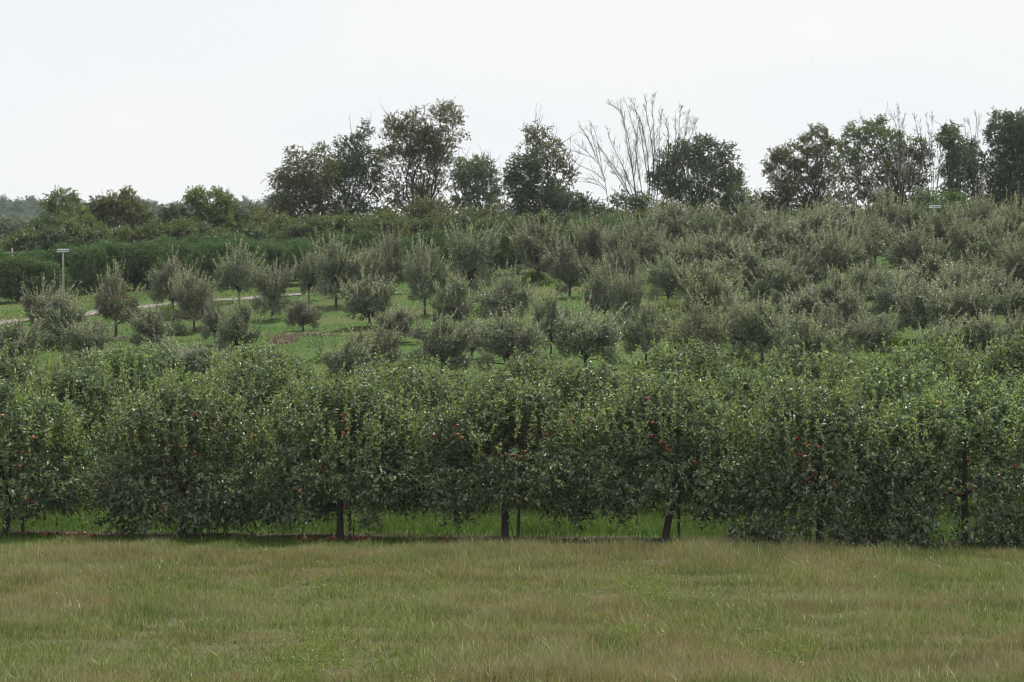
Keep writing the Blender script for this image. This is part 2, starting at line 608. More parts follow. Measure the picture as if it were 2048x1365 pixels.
def scatter(rng, n, d0, d1, mx0=1.5, half=.1763):
    """uniform ground points between two distances, in the wedge the picture can see plus a margin"""
    y = rng.uniform(d0, d1, int(n * 1.25))
    wmax = d1 * half + mx0
    x = rng.uniform(-wmax, wmax, len(y))
    k = np.abs(x) < y * half + mx0
    return x[k], y[k]


def n2(x, y, fx, fy, seed):
    r = np.random.default_rng(seed)
    v = 0
    for k in range(6):
        a = r.uniform(.5, 1.7)
        th = r.normal(0, .5)
        v = v + np.sin((x * math.cos(th) * fx + y * math.sin(th) * fx * .4) * a * 6.28 + r.uniform(0, 6)) * .5
        v = v + np.sin((y * fy + x * r.normal(0, .25) * fx) * a * 6.28 + r.uniform(0, 6)) * .35
    return v / 2.2


FIELD_EDGE = lambda x: 57.3 - .16 * x                 # the tall meadow stops just before the first row of trees


def make_field():
    rng = np.random.default_rng(11)
    mb = MB()
    x, y = scatter(rng, 420000, 29, 61, 5.0)
    k = y < FIELD_EDGE(x) + rng.normal(0, .45, len(x)) + .7 * n2(x, y, .35, .2, 51)
    x, y = x[k], y[k]
    tone = n2(x, y, .10, .16, 3)
    gap_ = n2(x, y, .16, .30, 41)
    hh = .145 + .06 * tone + .07 * n2(x, y, .6, .8, 4) - .12 * np.clip(gap_ - .35, 0, 1)
    h = np.clip(hh * rng.uniform(.5, 1.4, len(x)), .035, .5)
    blades(mb, rng, x, y, h, rng.uniform(.005, .012, len(x)), .55, 0)
    # seed heads: fine tall stems, thicker on some patches
    x, y = scatter(rng, 310000, 29, 61, 5.0)
    k = (y < FIELD_EDGE(x) + rng.normal(0, .45, len(x)) - .2 + .7 * n2(x, y, .35, .2, 51)) & (n2(x, y, .10, .16, 3) + .6 * n2(x, y, .3, .45, 8) + .5 * n2(x, y, .7, .9, 14) + rng.normal(0, .3, len(x)) > .05)
    x, y = x[k], y[k]
    k = rng.uniform(0, 1, len(x)) > 1.1 * np.clip(n2(x, y, .16, .30, 41) - .35, 0, 1)
    x, y = x[k], y[k]
    hh = .20 + .07 * n2(x, y, .10, .16, 3) + .07 * n2(x, y, .6, .8, 4)
    h = np.clip(hh * rng.uniform(.6, 1.35, len(x)), .08, .6)
    blades(mb, rng, x, y, h, rng.uniform(.003, .008, len(x)), .55, 1)
    # broad-leaved weeds in loose drifts
    x, y = scatter(rng, 75000, 29, 58, 5.0)
    k = (n2(x, y, .22, .3, 21) + rng.normal(0, .25, len(x)) > 1.2) & (y < FIELD_EDGE(x) - .5)
    x, y = x[k], y[k]
    h = rng.uniform(.10, .34, len(x))
    base = np.stack([x, y, gz(x, y) + h * .35], 1)
    d = unit(rng.normal(size=(len(x), 3)) * .35 + [0, 0, 1])
    leaf_shoots(mb, rng, base, d, h, 6, .045, .020, 60, .05, 1.0, 2)
    tag(obj('field_grass', mb.build('field_grass', [B_FIELD, B_STEM, B_WEED])), 'tall seeding meadow grass in front of the orchard', 'grass', kind='stuff')


def make_orchard_grass():
    rng = np.random.default_rng(12)
    mb = MB()
    x, y = scatter(rng, 200000, 55, 82, 5.0)
    e = y - FIELD_EDGE(x)
    bare = np.exp(-((e - 2.9) / .8) ** 2)
    k = (e > -.5) & (rng.uniform(0, 1, len(x)) > bare * np.clip(.75 + .5 * n2(x, y, .3, .5, 19), .1, .95))
    x, y, e = x[k], y[k], e[k]
    h = np.where(e < 3.4, .10, .27) * rng.uniform(.5, 1.35, len(x)) * (1 + .35 * n2(x, y, .4, .5, 6))
    blades(mb, rng, x, y, np.clip(h, .03, .6), rng.uniform(.006, .014, len(x)), .5, 0)
    # leafy weeds between the rows
    x, y = scatter(rng, 11000, 60, 76, 2.0)
    e = y - FIELD_EDGE(x)
    k = (e > 3.6) & (n2(x, y, .35, .5, 9) > .1)
    x, y = x[k], y[k]
    h = rng.uniform(.15, .42, len(x))
    leaf_shoots(mb, rng, np.stack([x, y, gz(x, y)], 1), unit(rng.normal(size=(len(x), 3)) * .3 + [0, 0, 1]), h, 8, .07, .035, 60, .05, 1.0, 0)
    tag(obj('orchard_grass', mb.build('orchard_grass', [B_LUSH])), 'bright green grass under the near apple rows', 'grass', kind='stuff')


def make_hill_grass():
    rng = np.random.default_rng(13)
    mb = MB()
    x, y = scatter(rng, 270000, 95, 190, 7.0)
    pt = n2(x, y, .06, .10, 31)
    h = np.clip((.075 + .05 * pt) * rng.uniform(.5, 1.5, len(x)), .02, .5)
    k = rng.uniform(0, 1, len(x)) < np.clip(.75 + .4 * pt, .2, 1)
    blades(mb, rng, x[k], y[k], h[k], rng.uniform(.015, .035, k.sum()), .6, 0)
    tag(obj('hill_grass', mb.build('hill_grass', [B_HILL])), 'mown green grass between the hillside trees', 'grass', kind='stuff')


make_field()
make_orchard_grass()
make_hill_grass()

# fallen dead leaves and wood chips: the two rusty patches on the hillside
rng = np.random.default_rng(77)
B_LITTER = blade_mat('leaf_litter_chip', [(.18, .15, .095), (.26, .21, .14), (.34, .285, .20)], (.9, .9, .85), 1.0, .1)
mb = MB()
for px, py, wpx, dep, nn in ((568, 683, 38, 1.3, 1100), (215, 683, 70, .6, 200), (615, 672, 130, .6, 200), (480, 680, 60, .6, 120), (715, 706, 30, .8, 350), (400, 662, 40, .7, 250)):
    d = gd(px, py)
    x = (px - CX) * d / F + rng.normal(0, .42, nn) * wpx * d / F * .7
    y = d + rng.normal(0, .5, nn) * dep
    base = np.stack([x, y, gz(x, y) + rng.uniform(.02, .12, nn)], 1)
    leaf_shoots(mb, rng, base, unit(rng.normal(size=(nn, 3))), np.full(nn, .05), 2, .13, .07, 60, 0, 1.0, 0)
tag(obj('leaf_litter', mb.build('leaf_litter', [B_LITTER])), 'rusty dead leaves lying in patches on the hillside grass', 'leaf litter', kind='stuff')


# ------------------------------------------------------------------ near apple rows
def apple_mesh():
    mb = MB()
    ns_, nr_ = 14, 10
    v, f = [], []
    for i in range(nr_ + 1):
        th = math.pi * i / nr_
        r = .040 * math.sin(th) ** .85 * (1 + .10 * math.cos(th))
        z = .038 * math.cos(th) - (.012 * math.exp(-(th / .45) ** 2)) + (.006 * math.exp(-((math.pi - th) / .4) ** 2))
        for j in range(ns_):
            p = 2 * math.pi * j / ns_
            v.append((r * math.cos(p), r * math.sin(p), z))
    for i in range(nr_):
        for j in range(ns_):
            a, b = i * ns_ + j, i * ns_ + (j + 1) % ns_
            f += [(a, a + ns_, b), (b, a + ns_, b + ns_)]
    mb.add(v, f, 0)
    mb.tube([(0, 0, .022), (.002, 0, .038), (.007, 0, .055)], [.002, .0018, .0022], 5, 1)
    return mb.build('apple', [M_APPLE, M_STEMM], True)


APPLE = apple_mesh()


def near_tree_parts(seed, H, Wd, skirt, lean=0.0, nsh=3300):
    """apple tree of the near rows: returns crown and trunk meshes (origin at the trunk's foot)"""
    rng = np.random.default_rng(seed)
    lobes = []
    n = 8
    for k in range(n):
        a = 6.283 * k / n + rng.uniform(-.3, .3)
        lobes.append((math.cos(a) * Wd * .30, math.sin(a) * Wd * .28, H * rng.uniform(.30, .46), Wd * .21, Wd * .21, H * rng.uniform(.15, .20)))
    for k in range(7):
        a = 6.283 * k / 7 + rng.uniform(-.4, .4)
        lobes.append((math.cos(a) * Wd * .23, math.sin(a) * Wd * .22, H * rng.uniform(.58, .70), Wd * .20, Wd * .20, H * .17))
    for k in range(5):
        a = 6.283 * k / 5 + rng.uniform(-.5, .5)
        lobes.append((math.cos(a) * Wd * .13, math.sin(a) * Wd * .12, H * rng.uniform(.74, .86), Wd * .15, Wd * .15, H * .12))
    for k in range(9):                                   # drooping skirts
        a = 6.283 * k / 9 + rng.uniform(-.3, .3)
        lobes.append((math.cos(a) * Wd * .33, math.sin(a) * Wd * .30, H * rng.uniform(skirt + .03, skirt + .20), Wd * rng.uniform(.09, .14), Wd * .12, H * .085))
    if skirt < .02:                                      # branches hanging to the grass on the meadow side
        for k in range(9):
            lobes.append((Wd * (-.36 + .09 * k), -Wd * rng.uniform(.20, .32), H * rng.uniform(.11, .20), Wd * .11, Wd * .10, H * .10))
    P, u = lobe_points(rng, lobes, int(nsh * 2.0), .24)
    nz = noise3(rng, 1.0)
    P = P[nz(P) > -.50][:nsh]
    u = unit(np.stack([P[:, 0] / Wd, P[:, 1] / Wd, (P[:, 2] - H * .45) / H], 1))
    hi = np.clip((P[:, 2] / H - .35) / .5, 0, 1)[:, None]
    d = unit(u * .8 + np.array([0, 0, 1.]) * (.15 + .95 * hi) + rng.normal(size=P.shape) * .45)
    mb = MB()
    leaf_shoots(mb, rng, P, d, rng.uniform(.16, .40, len(P)), 9, .102, .054, 58, .22, .9)
    # upright leafy shoots standing out of the top
    ns = 170
    a = rng.uniform(0, 6.283, ns)
    r = Wd * .46 * np.sqrt(rng.uniform(0, 1, ns))
    B = np.stack([np.cos(a) * r, np.sin(a) * r, H * (.86 - .34 * (r / (Wd * .46)) ** 2) + rng.uniform(-.35, .08, ns)], 1)
    d = unit(np.stack([np.cos(a) * .22, np.sin(a) * .22, np.ones(ns)], 1) + rng.normal(size=(ns, 3)) * .10)
    leaf_shoots(mb, rng, B, d, rng.uniform(.32, .85, ns), 20, .09, .04, 40, .0, .5, 2)
    for q in range(ns):
        mb.tube([B[q], B[q] + d[q] * .3, B[q] + d[q] * .6], [.006, .005, .003], 3, 1)
    crown = mb.build('crown', [M_FRONT, M_BARK, M_TIPN])
    tb = MB()
    fork = np.array([lean, 0, H * .30])
    p = np.array([(0, 0, -.12), (0, 0, .05), (lean * .25, .0, H * .10), (lean * .6, .02, H * .2), tuple(fork), (lean * 1.25, 0, H * .45), (lean * 1.2, .03, H * .62), (lean, 0, H * .8)])
    tb.tube(p, [.13, .085, .072, .066, .062, .05, .032, .015], 9)
    for L in lobes[:8:1]:
        q = limb(tb, rng, fork + [0, 0, rng.uniform(-.12, .25)], np.array(L[:3]), .036, .012, n=7, wob=.05, lift=.10)
        for s in range(3):
            limb(tb, rng, q[rng.integers(2, 6)], np.array(L[:3]) + rng.normal(0, .35, 3), .012, .004, n=4, sides=4)
    for L in lobes[8:15]:
        limb(tb, rng, p[rng.integers(4, 7)], np.array(L[:3]), .026, .008, n=6, wob=.05, lift=.04)
    return crown, tb.build('trunk', [M_BARK], True)


ROW1 = [  # trunk px, crown skirt, lean, height, width, label
    (12, .12, .05, 3.25, 3.75, 'apple tree at the left end of the front row, thick flared trunk beside windfalls'),
    (365, .06, .0, 3.3, 3.9, 'front-row apple tree whose low dark branches hide its trunk, lone windfall to its left'),
    (680, .15, .0, 3.35, 3.8, 'front-row apple tree with a cluster of red apples hanging high on its right side'),
    (1010, .16, .0, 3.3, 3.9, 'front-row apple tree with a bare straight trunk, leafy shoot on its stake'),
    (1330, .17, .20, 3.4, 3.8, 'front-row apple tree with a long bare trunk leaning to the right'),
    (1640, -.03, .0, 3.35, 3.9, 'front-row apple tree with a big cluster of red and orange apples, leaves reaching the ground'),
    (1930, -.04, .0, 3.35, 3.9, 'rightmost front-row apple tree, dark skirt of leaves reaching the meadow'),
]
APPLES = [(5, 832), (43, 905), (66, 876), (40, 934), (684, 832), (690, 842), (693, 860), (688, 868), (427, 850), (276, 873), (510, 874), (213, 970), (190, 990), (375, 987), (322, 1015), (143, 1028), (65, 1006), (58, 1000), (12, 1022), (2, 1018), (595, 980), (603, 985), (70, 1018), (915, 852), (916, 870), (925, 876), (868, 872), (1093, 870), (1013, 912), (1030, 912), (1044, 915), (1050, 905), (1028, 998), (1183, 845), (1147, 842), (1305, 847), (1303, 872), (1323, 885), (1332, 892), (1334, 900), (1378, 865), (1388, 925), (1594, 878), (1610, 890), (1620, 893), (1637, 895), (1600, 910), (1608, 913), (1700, 927), (1628, 945), (1619, 957), (1620, 966), (1667, 968), (1597, 1058), (1684, 1076), (1936, 920), (2000, 955), (1942, 978), (1900, 978), (1990, 1065), (1858, 1076), (1967, 1080), (2030, 932), (1875, 806), (1293, 798), (385, 832), (372, 895), (391, 908), (640, 940), (690, 1015)]
row1 = []
for i, (px, skirt, lean, H, Wd, lab) in enumerate(ROW1):
    d = 61.3 - (px / 2048) * 3.4
    x = (px - CX) * d / F
    t = thing('apple_tree', lab, 'apple tree', (x, d, float(gz(x, d))), 0, 'front row of apple trees')
    cm, tm = near_tree_parts(100 + i, H, Wd, skirt, lean)
    obj('trunk', tm, t)
    obj('crown', cm, t)
    row1.append((t, px, d, H, Wd))
rng = np.random.default_rng(3)
for px, py in APPLES:
    t, tpx, d, H, Wd = min(row1, key=lambda r: abs(r[1] - px))
    dx = (px - tpx) * d / F
    zz = CZ - (py - CY) * d / F - t.location.z
    q = max(0.0, 1 - (dx / (Wd * .52)) ** 2 - ((zz - H * .45) / (H * .55)) ** 2)
    fy = -(Wd * .44 * math.sqrt(q) - .02)
    yy = d + fy
    a = obj('apple', APPLE, t, ((px - CX) * yy / F - t.location.x, fy, CZ - (py - CY) * yy / F - t.location.z))
    s = rng.uniform(.85, 1.08)
    a.scale = (s, s, s)
    a.rotation_euler = (rng.normal(0, .25), rng.normal(0, .25), rng.uniform(0, 6.28))

# support stakes beside the trunks
STAKES = [(45, 61.0, 'dark wooden stake right of the leftmost front-row trunk'), (389, 60.6, 'wooden stake half hidden beside the front-row trunk with low dark branches'),
          (700, 60.0, 'short wooden stake among windfalls beside the third front-row trunk'), (1037, 59.4, 'wooden stake with a leafy shoot beside the bare straight front-row trunk'),
          (1357, 58.9, 'thin wooden stake right of the leaning front-row trunk'), (532, 68.7, 'thin wooden stake beside the second-row trunk seen through the gap')]
for px, d, lab in STAKES:
    x = (px - CX) * d / F
    mb = MB()
    rngk = np.random.default_rng(int(px))
    pts = np.array([(0, 0, -.15), (.005, 0, .5), (.0, .01, 1.1), (.01, 0, 1.75)])
    mb.tube(pts, [.032, .031, .029, .027], 7)
    tag(obj('tree_stake', mb.build('tree_stake', [M_STAKE], True), None, (x, d, float(gz(x, d)))), lab, 'tree stake', 'stakes beside the near apple trees')

ORD = ['first', 'second', 'third', 'fourth', 'fifth', 'sixth', 'seventh', 'eighth', 'ninth', 'tenth', 'eleventh', 'twelfth', 'thirteenth', 'fourteenth', 'fifteenth', 'sixteenth', 'seventeenth', 'eighteenth', 'nineteenth', 'twentieth']
rng = np.random.default_rng(8)
ROW2 = [150, 505, 835, 1165, 1490, 1800, 2085]
for k, px in enumerate(ROW2):
    d = 69.6 - (px / 2048) * 3.2
    x = (px - CX) * d / F
    lab = 'apple tree standing close behind the front row, %s from the left in that second row' % ORD[k]
    if px == 505:
        lab = 'second-row apple tree whose dark trunk shows through the gap in the front row'
    dup(row1[(k * 3 + 2) % 7][0], (x, d, float(gz(x, d))), rng.uniform(1, 5.5), (1.04, 1.04, rng.uniform(1.02, 1.08)), lab, 'second row of near apple trees')
ROW3 = [(10, 1.0), (260, .98), (520, 1.0), (800, .96), (1080, .95), (1360, 1.02), (1620, 1.02), (1850, 1.1), (2060, 1.1)]
for k, (px, s) in enumerate(ROW3):
    d = 76.6 - (px / 2048) * 2.8
    x = (px - CX) * d / F
    dup(row1[(k * 2 + 1) % 7][0], (x, d, float(gz(x, d))), rng.uniform(1, 5.5), (1.08, 1.08, s * 1.10), 'light-topped apple tree, %s from the left in the third row from the meadow' % ORD[k], 'third row of near apple trees')
for k, (px, s) in enumerate([(1700, .93), (1935, 1.02)]):
    d = 83.0 - (px / 2048) * 2.4
    x = (px - CX) * d / F
    dup(row1[(k * 2 + 3) % 7][0], (x, d, float(gz(x, d))), rng.uniform(1, 5.5), (1, 1, s), ['apple tree in the short fourth row at the right, the left of the two there', 'apple tree in the short fourth row at the right, nearest the right edge'][k], 'fourth row of near apple trees')

# windfall apples
rng = np.random.default_rng(21)
FALL = [(30, 95, 9, 'windfall apple beneath the leftmost front-row tree, close to its trunk and stake'),
        (95, 190, 22, 'red windfall apple in the pile right of the leftmost front-row trunk'),
        (244, 246, 1, 'lone red windfall apple between the first two front-row trunks'),
        (395, 500, 12, 'windfall apple right of the second front-row trunk'),
        (585, 668, 14, 'windfall apple left of the third front-row trunk'),
        (686, 750, 16, 'windfall apple right of the third front-row trunk, by its stake'),
        (840, 910, 7, 'windfall apple on bare soil between third and fourth front-row trunks'),
        (1020, 1190, 10, 'windfall apple right of the fourth front-row trunk'),
        (1350, 1420, 3, 'windfall apple beside the leaning front-row trunk')]
for a, b, n_, lab in FALL:
    for k in range(max(1, int(n_ * .7))):
        px = rng.uniform(a, b)
        d = 61.3 - (px / 2048) * 3.4 - rng.uniform(.25, 1.15) + (.3 if px < 250 else .15)
        x = (px - CX) * d / F
        o = obj('windfall_apple', APPLE, None, (x, d, float(gz(x, d)) + .045))
        s = rng.uniform(1.0, 1.3)
        o.scale = (s, s, s)
        o.rotation_euler = (rng.uniform(-1.5, 1.5), rng.uniform(-1.5, 1.5), rng.uniform(0, 6))
        tag(o, lab, 'apple', 'fallen apples under the front row')


# ------------------------------------------------------------------ hillside apple trees
def hill_tree_proto(seed, kind):
    """nominal 3 m tall, 2.6 m wide"""
    rng = np.random.default_rng(seed)
    H, Wd = 3.0, 2.6
    lobes = []
    nl_ = rng.integers(5, 8)
    tips = []
    for k in range(nl_):
        a = 6.283 * k / nl_ + rng.uniform(-.45, .45)
        r = Wd * rng.uniform(.26, .38)
        zt = H * rng.uniform(.40, .68)
        for q, rr_ in ((.45, .27), (.72, .36), (1.0, .34)):
            rr_ *= rng.uniform(.8, 1.25)
            lobes.append((math.cos(a) * r * q, math.sin(a) * r * q, H * .20 + (zt - H * .20) * q ** .85, rr_, rr_, rr_ * .95))
        tips.append((math.cos(a) * r, math.sin(a) * r, zt))
        if rng.uniform() < (1.0 if kind == 'low' else .55):                 # a hanging branch
            r2 = r * rng.uniform(.9, 1.15)
            b_ = a + rng.uniform(-.4, .4)
            lobes.append((math.cos(b_) * r2, math.sin(b_) * r2, H * rng.uniform(.17, .30), .30, .30, .34))
    for k in range(4):
        a = rng.uniform(0, 6.283)
        r = Wd * rng.uniform(.0, .16)
        lobes.append((math.cos(a) * r, math.sin(a) * r, H * rng.uniform(.48, .74), .34, .34, .40))
    P, u = lobe_points(rng, lobes, 4000, .30)
    nz = noise3(rng, .7)
    P = P[nz(P) > -.40][:1900]
    P[:, 2] = np.maximum(P[:, 2], .12)
    u = unit(np.stack([P[:, 0] / Wd, P[:, 1] / Wd, (P[:, 2] - H * .5) / H * .6], 1))
    d = unit(u * .6 + [0, 0, .8] + rng.normal(size=P.shape) * .42)
    mb = MB()
    leaf_shoots(mb, rng, P, d, rng.uniform(.18, .42, len(P)), 9, .088, .046, 50, .10, .7)
    ns = 150
    src = np.array(lobes)[rng.choice(len(lobes), ns, p=np.array([max(0.02, l[2] / H - .22) for l in lobes]) / sum(max(0.02, l[2] / H - .22) for l in lobes))]
    B = src[:, :3] + rng.normal(size=(ns, 3)) * src[:, 3:] * .55
    B[:, 2] += src[:, 5] * .3
    lean = rng.normal(0, .16, 2)
    d = unit(np.stack([B[:, 0] / Wd * 1.5 + lean[0], B[:, 1] / Wd * 1.5 + lean[1], np.ones(ns)], 1) + rng.normal(size=(ns, 3)) * .13)
    L = rng.uniform(.30, .72, ns) * rng.choice([1, 1, 1.45], ns)
    leaf_shoots(mb, rng, B[:80], d[:80], L[:80], 20, .085, .038, 38, .0, .4, 0)
    leaf_shoots(mb, rng, B[80:], d[80:], L[80:] * 1.4, 30, .092, .040, 33, .0, .4, 2)
    for q in range(ns):
        mb.tube([B[q] - d[q] * .2, B[q] + d[q] * L[q] * .5, B[q] + d[q] * L[q]], [.008, .006, .003], 3, 1)
    v, f, m = mb.arrays()
    tb = MB()
    tb.tube([(0, 0, -.15), (0, 0, .06), (.02, 0, .35), (-.02, .02, .8), (.03, 0, 1.3), (0, 0, 1.9)], [.10, .075, .06, .055, .04, .015], 8)
    for L_ in lobes:
        limb(tb, rng, (0, 0, min(.45 + .5 * rng.uniform(), L_[2])), np.array(L_[:3]), .03, .008, n=6, wob=.06, lift=.06, sides=5)
    sx = Wd / (np.percentile(v[:, 0], 97.5) - np.percentile(v[:, 0], 2.5))
    sy = Wd / (np.percentile(v[:, 1], 97.5) - np.percentile(v[:, 1], 2.5))
    sz = H / np.percentile(v[:, 2], 99.2)
    v = v * np.array([sx, sy, sz], np.float32)
    tv, tf, tm = tb.arrays()
    tv = tv * np.array([sx, sy, sz], np.float32)
    return mesh_from('crown', v, f, [M_HILL, M_BARK, M_TIP], m), mesh_from('trunk', tv, tf, [M_BARK], tm, True)


PROTO = [hill_tree_proto(300 + k, 'low' if k % 2 else 'std') for k in range(14)]

# (trunk px, foot py, top py, crown width px, label or None, leaf colour)
HILL = [
    (100, 690, 580, 84, 'grey-leaved apple tree in front of the white-sign post, reddish shoots on top', 'r'),
    (126, 700, 600, 84, 'apple tree with white guard on its thin trunk, just below the white-sign post', 0),
    (232, 676, 550, 78, 'apple tree with red fruit beside the gravel track, narrow pointed top', 'r'),
    (304, 702, 622, 78, 'low rounded apple tree by the rusty strip of dead leaves', 0),
    (346, 624, 527, 80, 'apple tree at the edge of the gravel track with tall weeds at its foot', 0),
    (388, 666, 552, 74, 'apple tree with a cluster of red fruit, just right of the weedy trackside tree', 'r'),
    (478, 606, 500, 80, 'tall spiky-topped apple tree against the dark green orchard row, left of the track end', 0),
    (545, 643, 537, 78, 'apple tree with white guard on its trunk above the rusty leaf patch', 0),
    (474, 722, 610, 82, 'rounded grey apple tree left of the rusty leaf patch, dark at its foot', 0),
    (430, 692, 602, 52, 'small apple tree tucked behind the rounded grey one left of the leaf patch', 0),
    (618, 604, 512, 62, 'apple tree at the far end of the gravel track, left of the broad one', 0),
    (672, 616, 486, 106, 'broadest apple tree on the open hillside, centre left, shading its own grass', 0),
    (738, 656, 560, 108, 'wide low apple tree on bright grass with dark hollow under its crown', 0),
    (732, 594, 502, 62, 'apple tree with one tall light shoot, behind the wide low tree', 0),
    (782, 590, 476, 68, 'dark apple tree backed by the green orchard row, right of the tall-shoot tree', 0),
    (606, 664, 604, 50, 'small bronze round apple tree above the rusty leaf patch', 'r'),
    (796, 688, 622, 86, 'small flat-topped bronze apple tree on a thin bare trunk', 'r'),
    (850, 632, 495, 90, 'tall apple tree left of the vase-shaped one, many upright shoots', 0),
    (942, 602, 464, 98, 'tall broad apple tree left of the open grassy crest', 0),
    (908, 664, 562, 84, 'vase-shaped apple tree with dark sprouts around its trunk base', 0),
    (1014, 654, 556, 98, 'apple tree alone on the grass below the open crest', 0),
    (1102, 716, 596, 78, 'apple tree with thin dark trunk on grass strip, centre of the hillside', 0),
    (884, 756, 642, 106, 'bushy apple tree just behind the near rows, left of the weeping one', 0),
    (944, 720, 640, 48, 'narrow apple tree squeezed between the bushy and the weeping ones', 0),
    (1014, 758, 634, 128, 'weeping apple tree with branches touching the grass on both sides of a dark trunk', 0),
    (1170, 748, 625, 122, 'wide slanting-topped apple tree just behind the near rows, right of the weeping one', 0),
    (1076, 566, 450, 96, 'apple tree on bare trunk at the right edge of the open crest', 'r'),
    (1140, 598, 488, 86, 'apple tree next right of the one on the crest edge', 0),
    (1210, 652, 536, 78, 'round apple tree on a clear straight trunk, grass showing beneath', 0),
    (1252, 670, 552, 62, 'slim apple tree touching the round straight-trunked one on its right', 0),
    (1292, 726, 616, 74, 'dark rounded apple tree standing alone between two grass strips', 0),
    (1394, 750, 610, 104, 'apple tree with a crown of tall pale shoots, behind the near rows', 'y'),
]
DENSE = [
    (1468, 712, 598, 92, 0), (1524, 730, 616, 98, 0), (1602, 770, 645, 116, 0), (1408, 662, 546, 96, 'y'), (1336, 614, 524, 66, 0), (1502, 600, 508, 106, 0), (1618, 656, 586, 92, 0), (1556, 626, 536, 84, 0),
    (1352, 524, 420, 98, 0), (1490, 508, 414, 78, 0), (1580, 550, 462, 104, 'r'), (1658, 508, 420, 100, 0), (1452, 550, 474, 84, 0), (1394, 550, 480, 66, 0), (1304, 562, 468, 74, 0), (1190, 548, 458, 74, 'r'),
    (1256, 552, 452, 60, 0), (1672, 594, 478, 98, 0), (1766, 502, 402, 76, 'r'), (1750, 534, 446, 82, 0), (1832, 564, 470, 108, 0), (1822, 502, 418, 74, 0), (1896, 522, 430, 80, 'y'), (1966, 508, 406, 94, 0),
    (2034, 524, 418, 84, 'y'), (1860, 588, 522, 88, 'r'), (1956, 604, 526, 114, 'y'), (1776, 618, 546, 90, 0), (1722, 628, 544, 66, 0), (1844, 684, 578, 106, 0), (1926, 696, 584, 114, 0), (2016, 660, 562, 96, 0),
    (1694, 692, 598, 76, 0), (1746, 726, 640, 80, 0), (2022, 738, 646, 90, 0), (1710, 560, 452, 80, 0), (1990, 560, 452, 90, 0), (2044, 604, 500, 80, 0), (1910, 640, 548, 84, 0), (1656, 730, 640, 70, 0),
    (1436, 618, 540, 66, 'r'), (1530, 540, 452, 74, 0), (1640, 548, 470, 70, 0), (1894, 740, 650, 90, 0), (1800, 646, 568, 72, 0), (1966, 738, 648, 84, 0), (1246, 600, 505, 60, 0),
    (1670, 650, 560, 76, 0), (1590, 600, 510, 80, 0), (1374, 580, 490, 70, 0), (1620, 516, 430, 70, 0), (1412, 514, 430, 66, 0), (1530, 512, 432, 66, 'r'), (1935, 545, 455, 70, 0),
]
LOW = [
    (25, 738, 655, 90, 'grey apple tree at the left edge just behind the near rows', 0), (172, 738, 655, 78, 'narrow grey apple tree between the gravel-track tree and the near rows', 0),
    (186, 776, 712, 80, 'apple tree almost buried behind the near rows, left part', 'r'), (332, 772, 690, 92, 'spreading grey apple tree just behind the near rows, left of the weed tuft', 0),
    (408, 778, 702, 86, 'low apple tree just behind the near rows, below the rounded grey one', 0), (700, 776, 690, 80, 'grey shooty apple tree just behind the near rows, below the bare sapling', 0),
    (756, 752, 666, 76, 'brown-tinged apple tree just behind the near rows, below the flat-topped bronze one', 'r'), (530, 770, 716, 70, 'low grey apple tree just behind the near rows, below the rusty patch', 0),
]
tiers = [(0, 526, 'top hillside tier under the skyline'), (526, 572, 'second hillside tier from the skyline'), (572, 632, 'middle hillside tier at right'), (632, 702, 'fourth hillside tier from the skyline'), (702, 800, 'lowest hillside tier at right')]
dense = []
for lo, hi, nm in tiers:
    sel = sorted([t for t in DENSE if lo <= t[1] < hi])
    for k, (px, fy, ty, wp, c) in enumerate(sel):
        col = {0: 'grey-green', 'r': 'bronze-tinged', 'y': 'yellowish'}[c]
        dense.append((px, fy, ty, wp, '%s apple tree, %s from the left in the %s' % (col, ORD[k], nm), c))
rng = np.random.default_rng(55)
first = {}
guards = []
for i, (px, fy, ty, wp, lab, c) in enumerate(HILL + dense + LOW):
    d = gd(px, fy)
    x = (px - CX) * d / F
    H, Wd = (1.13 if i >= len(HILL) else 1.06) * (fy - ty) * d / F, wp * d / F * (1.06 if i >= len(HILL) else .88)
    k = (i * 5 + (i // 14)) % 14
    sc = (Wd / 2.6, (Wd / 2.6 + .9) / 2, H / 3.0)
    loc = (x, d, float(gz(x, d)))
    grp = 'old apple trees on the hillside'
    if k not in first:
        r_ = thing('old_apple_tree', lab, 'apple tree', loc, rng.uniform(0, 6.28), grp)
        r_.scale = sc
        obj('trunk', PROTO[k][1], r_)
        obj('crown', PROTO[k][0], r_)
        first[k] = r_
    else:
        r_ = dup(first[k], loc, rng.uniform(0, 6.28), sc, lab, grp)
    for ch in r_.children:
        if ch.name.startswith('crown'):
            ch.material_slots[0].link = 'OBJECT'
            ch.material_slots[0].material = {0: M_HILL, 'r': M_HILL_RED, 'y': M_HILL_YEL}[c]
    if 'red fruit' in lab:
        c_, s_ = math.cos(-r_.rotation_euler.z), math.sin(-r_.rotation_euler.z)
        fx = rng.normal(0, Wd * .06) + Wd * .08
        for q in range(9):
            ox, oy, oz = fx + rng.normal(0, .16), -Wd * .36 + rng.normal(0, .1), H * .52 + rng.normal(0, .14)
            a_ = obj('apple', APPLE, r_, ((c_ * ox - s_ * oy) / sc[0], (s_ * ox + c_ * oy) / sc[1], oz / sc[2]))
            a_.scale = (1.15 / sc[0], 1.15 / sc[1], 1.15 / sc[2])
    if 'white guard' in lab:
        mb = MB()
        mb.tube([(0, 0, .0), (.0, 0, .12), (.01, 0, .24)], [.088, .085, .082], 10)
        g_ = obj('trunk_guard', mb.build('trunk_guard', [M_GUARD], True), r_)

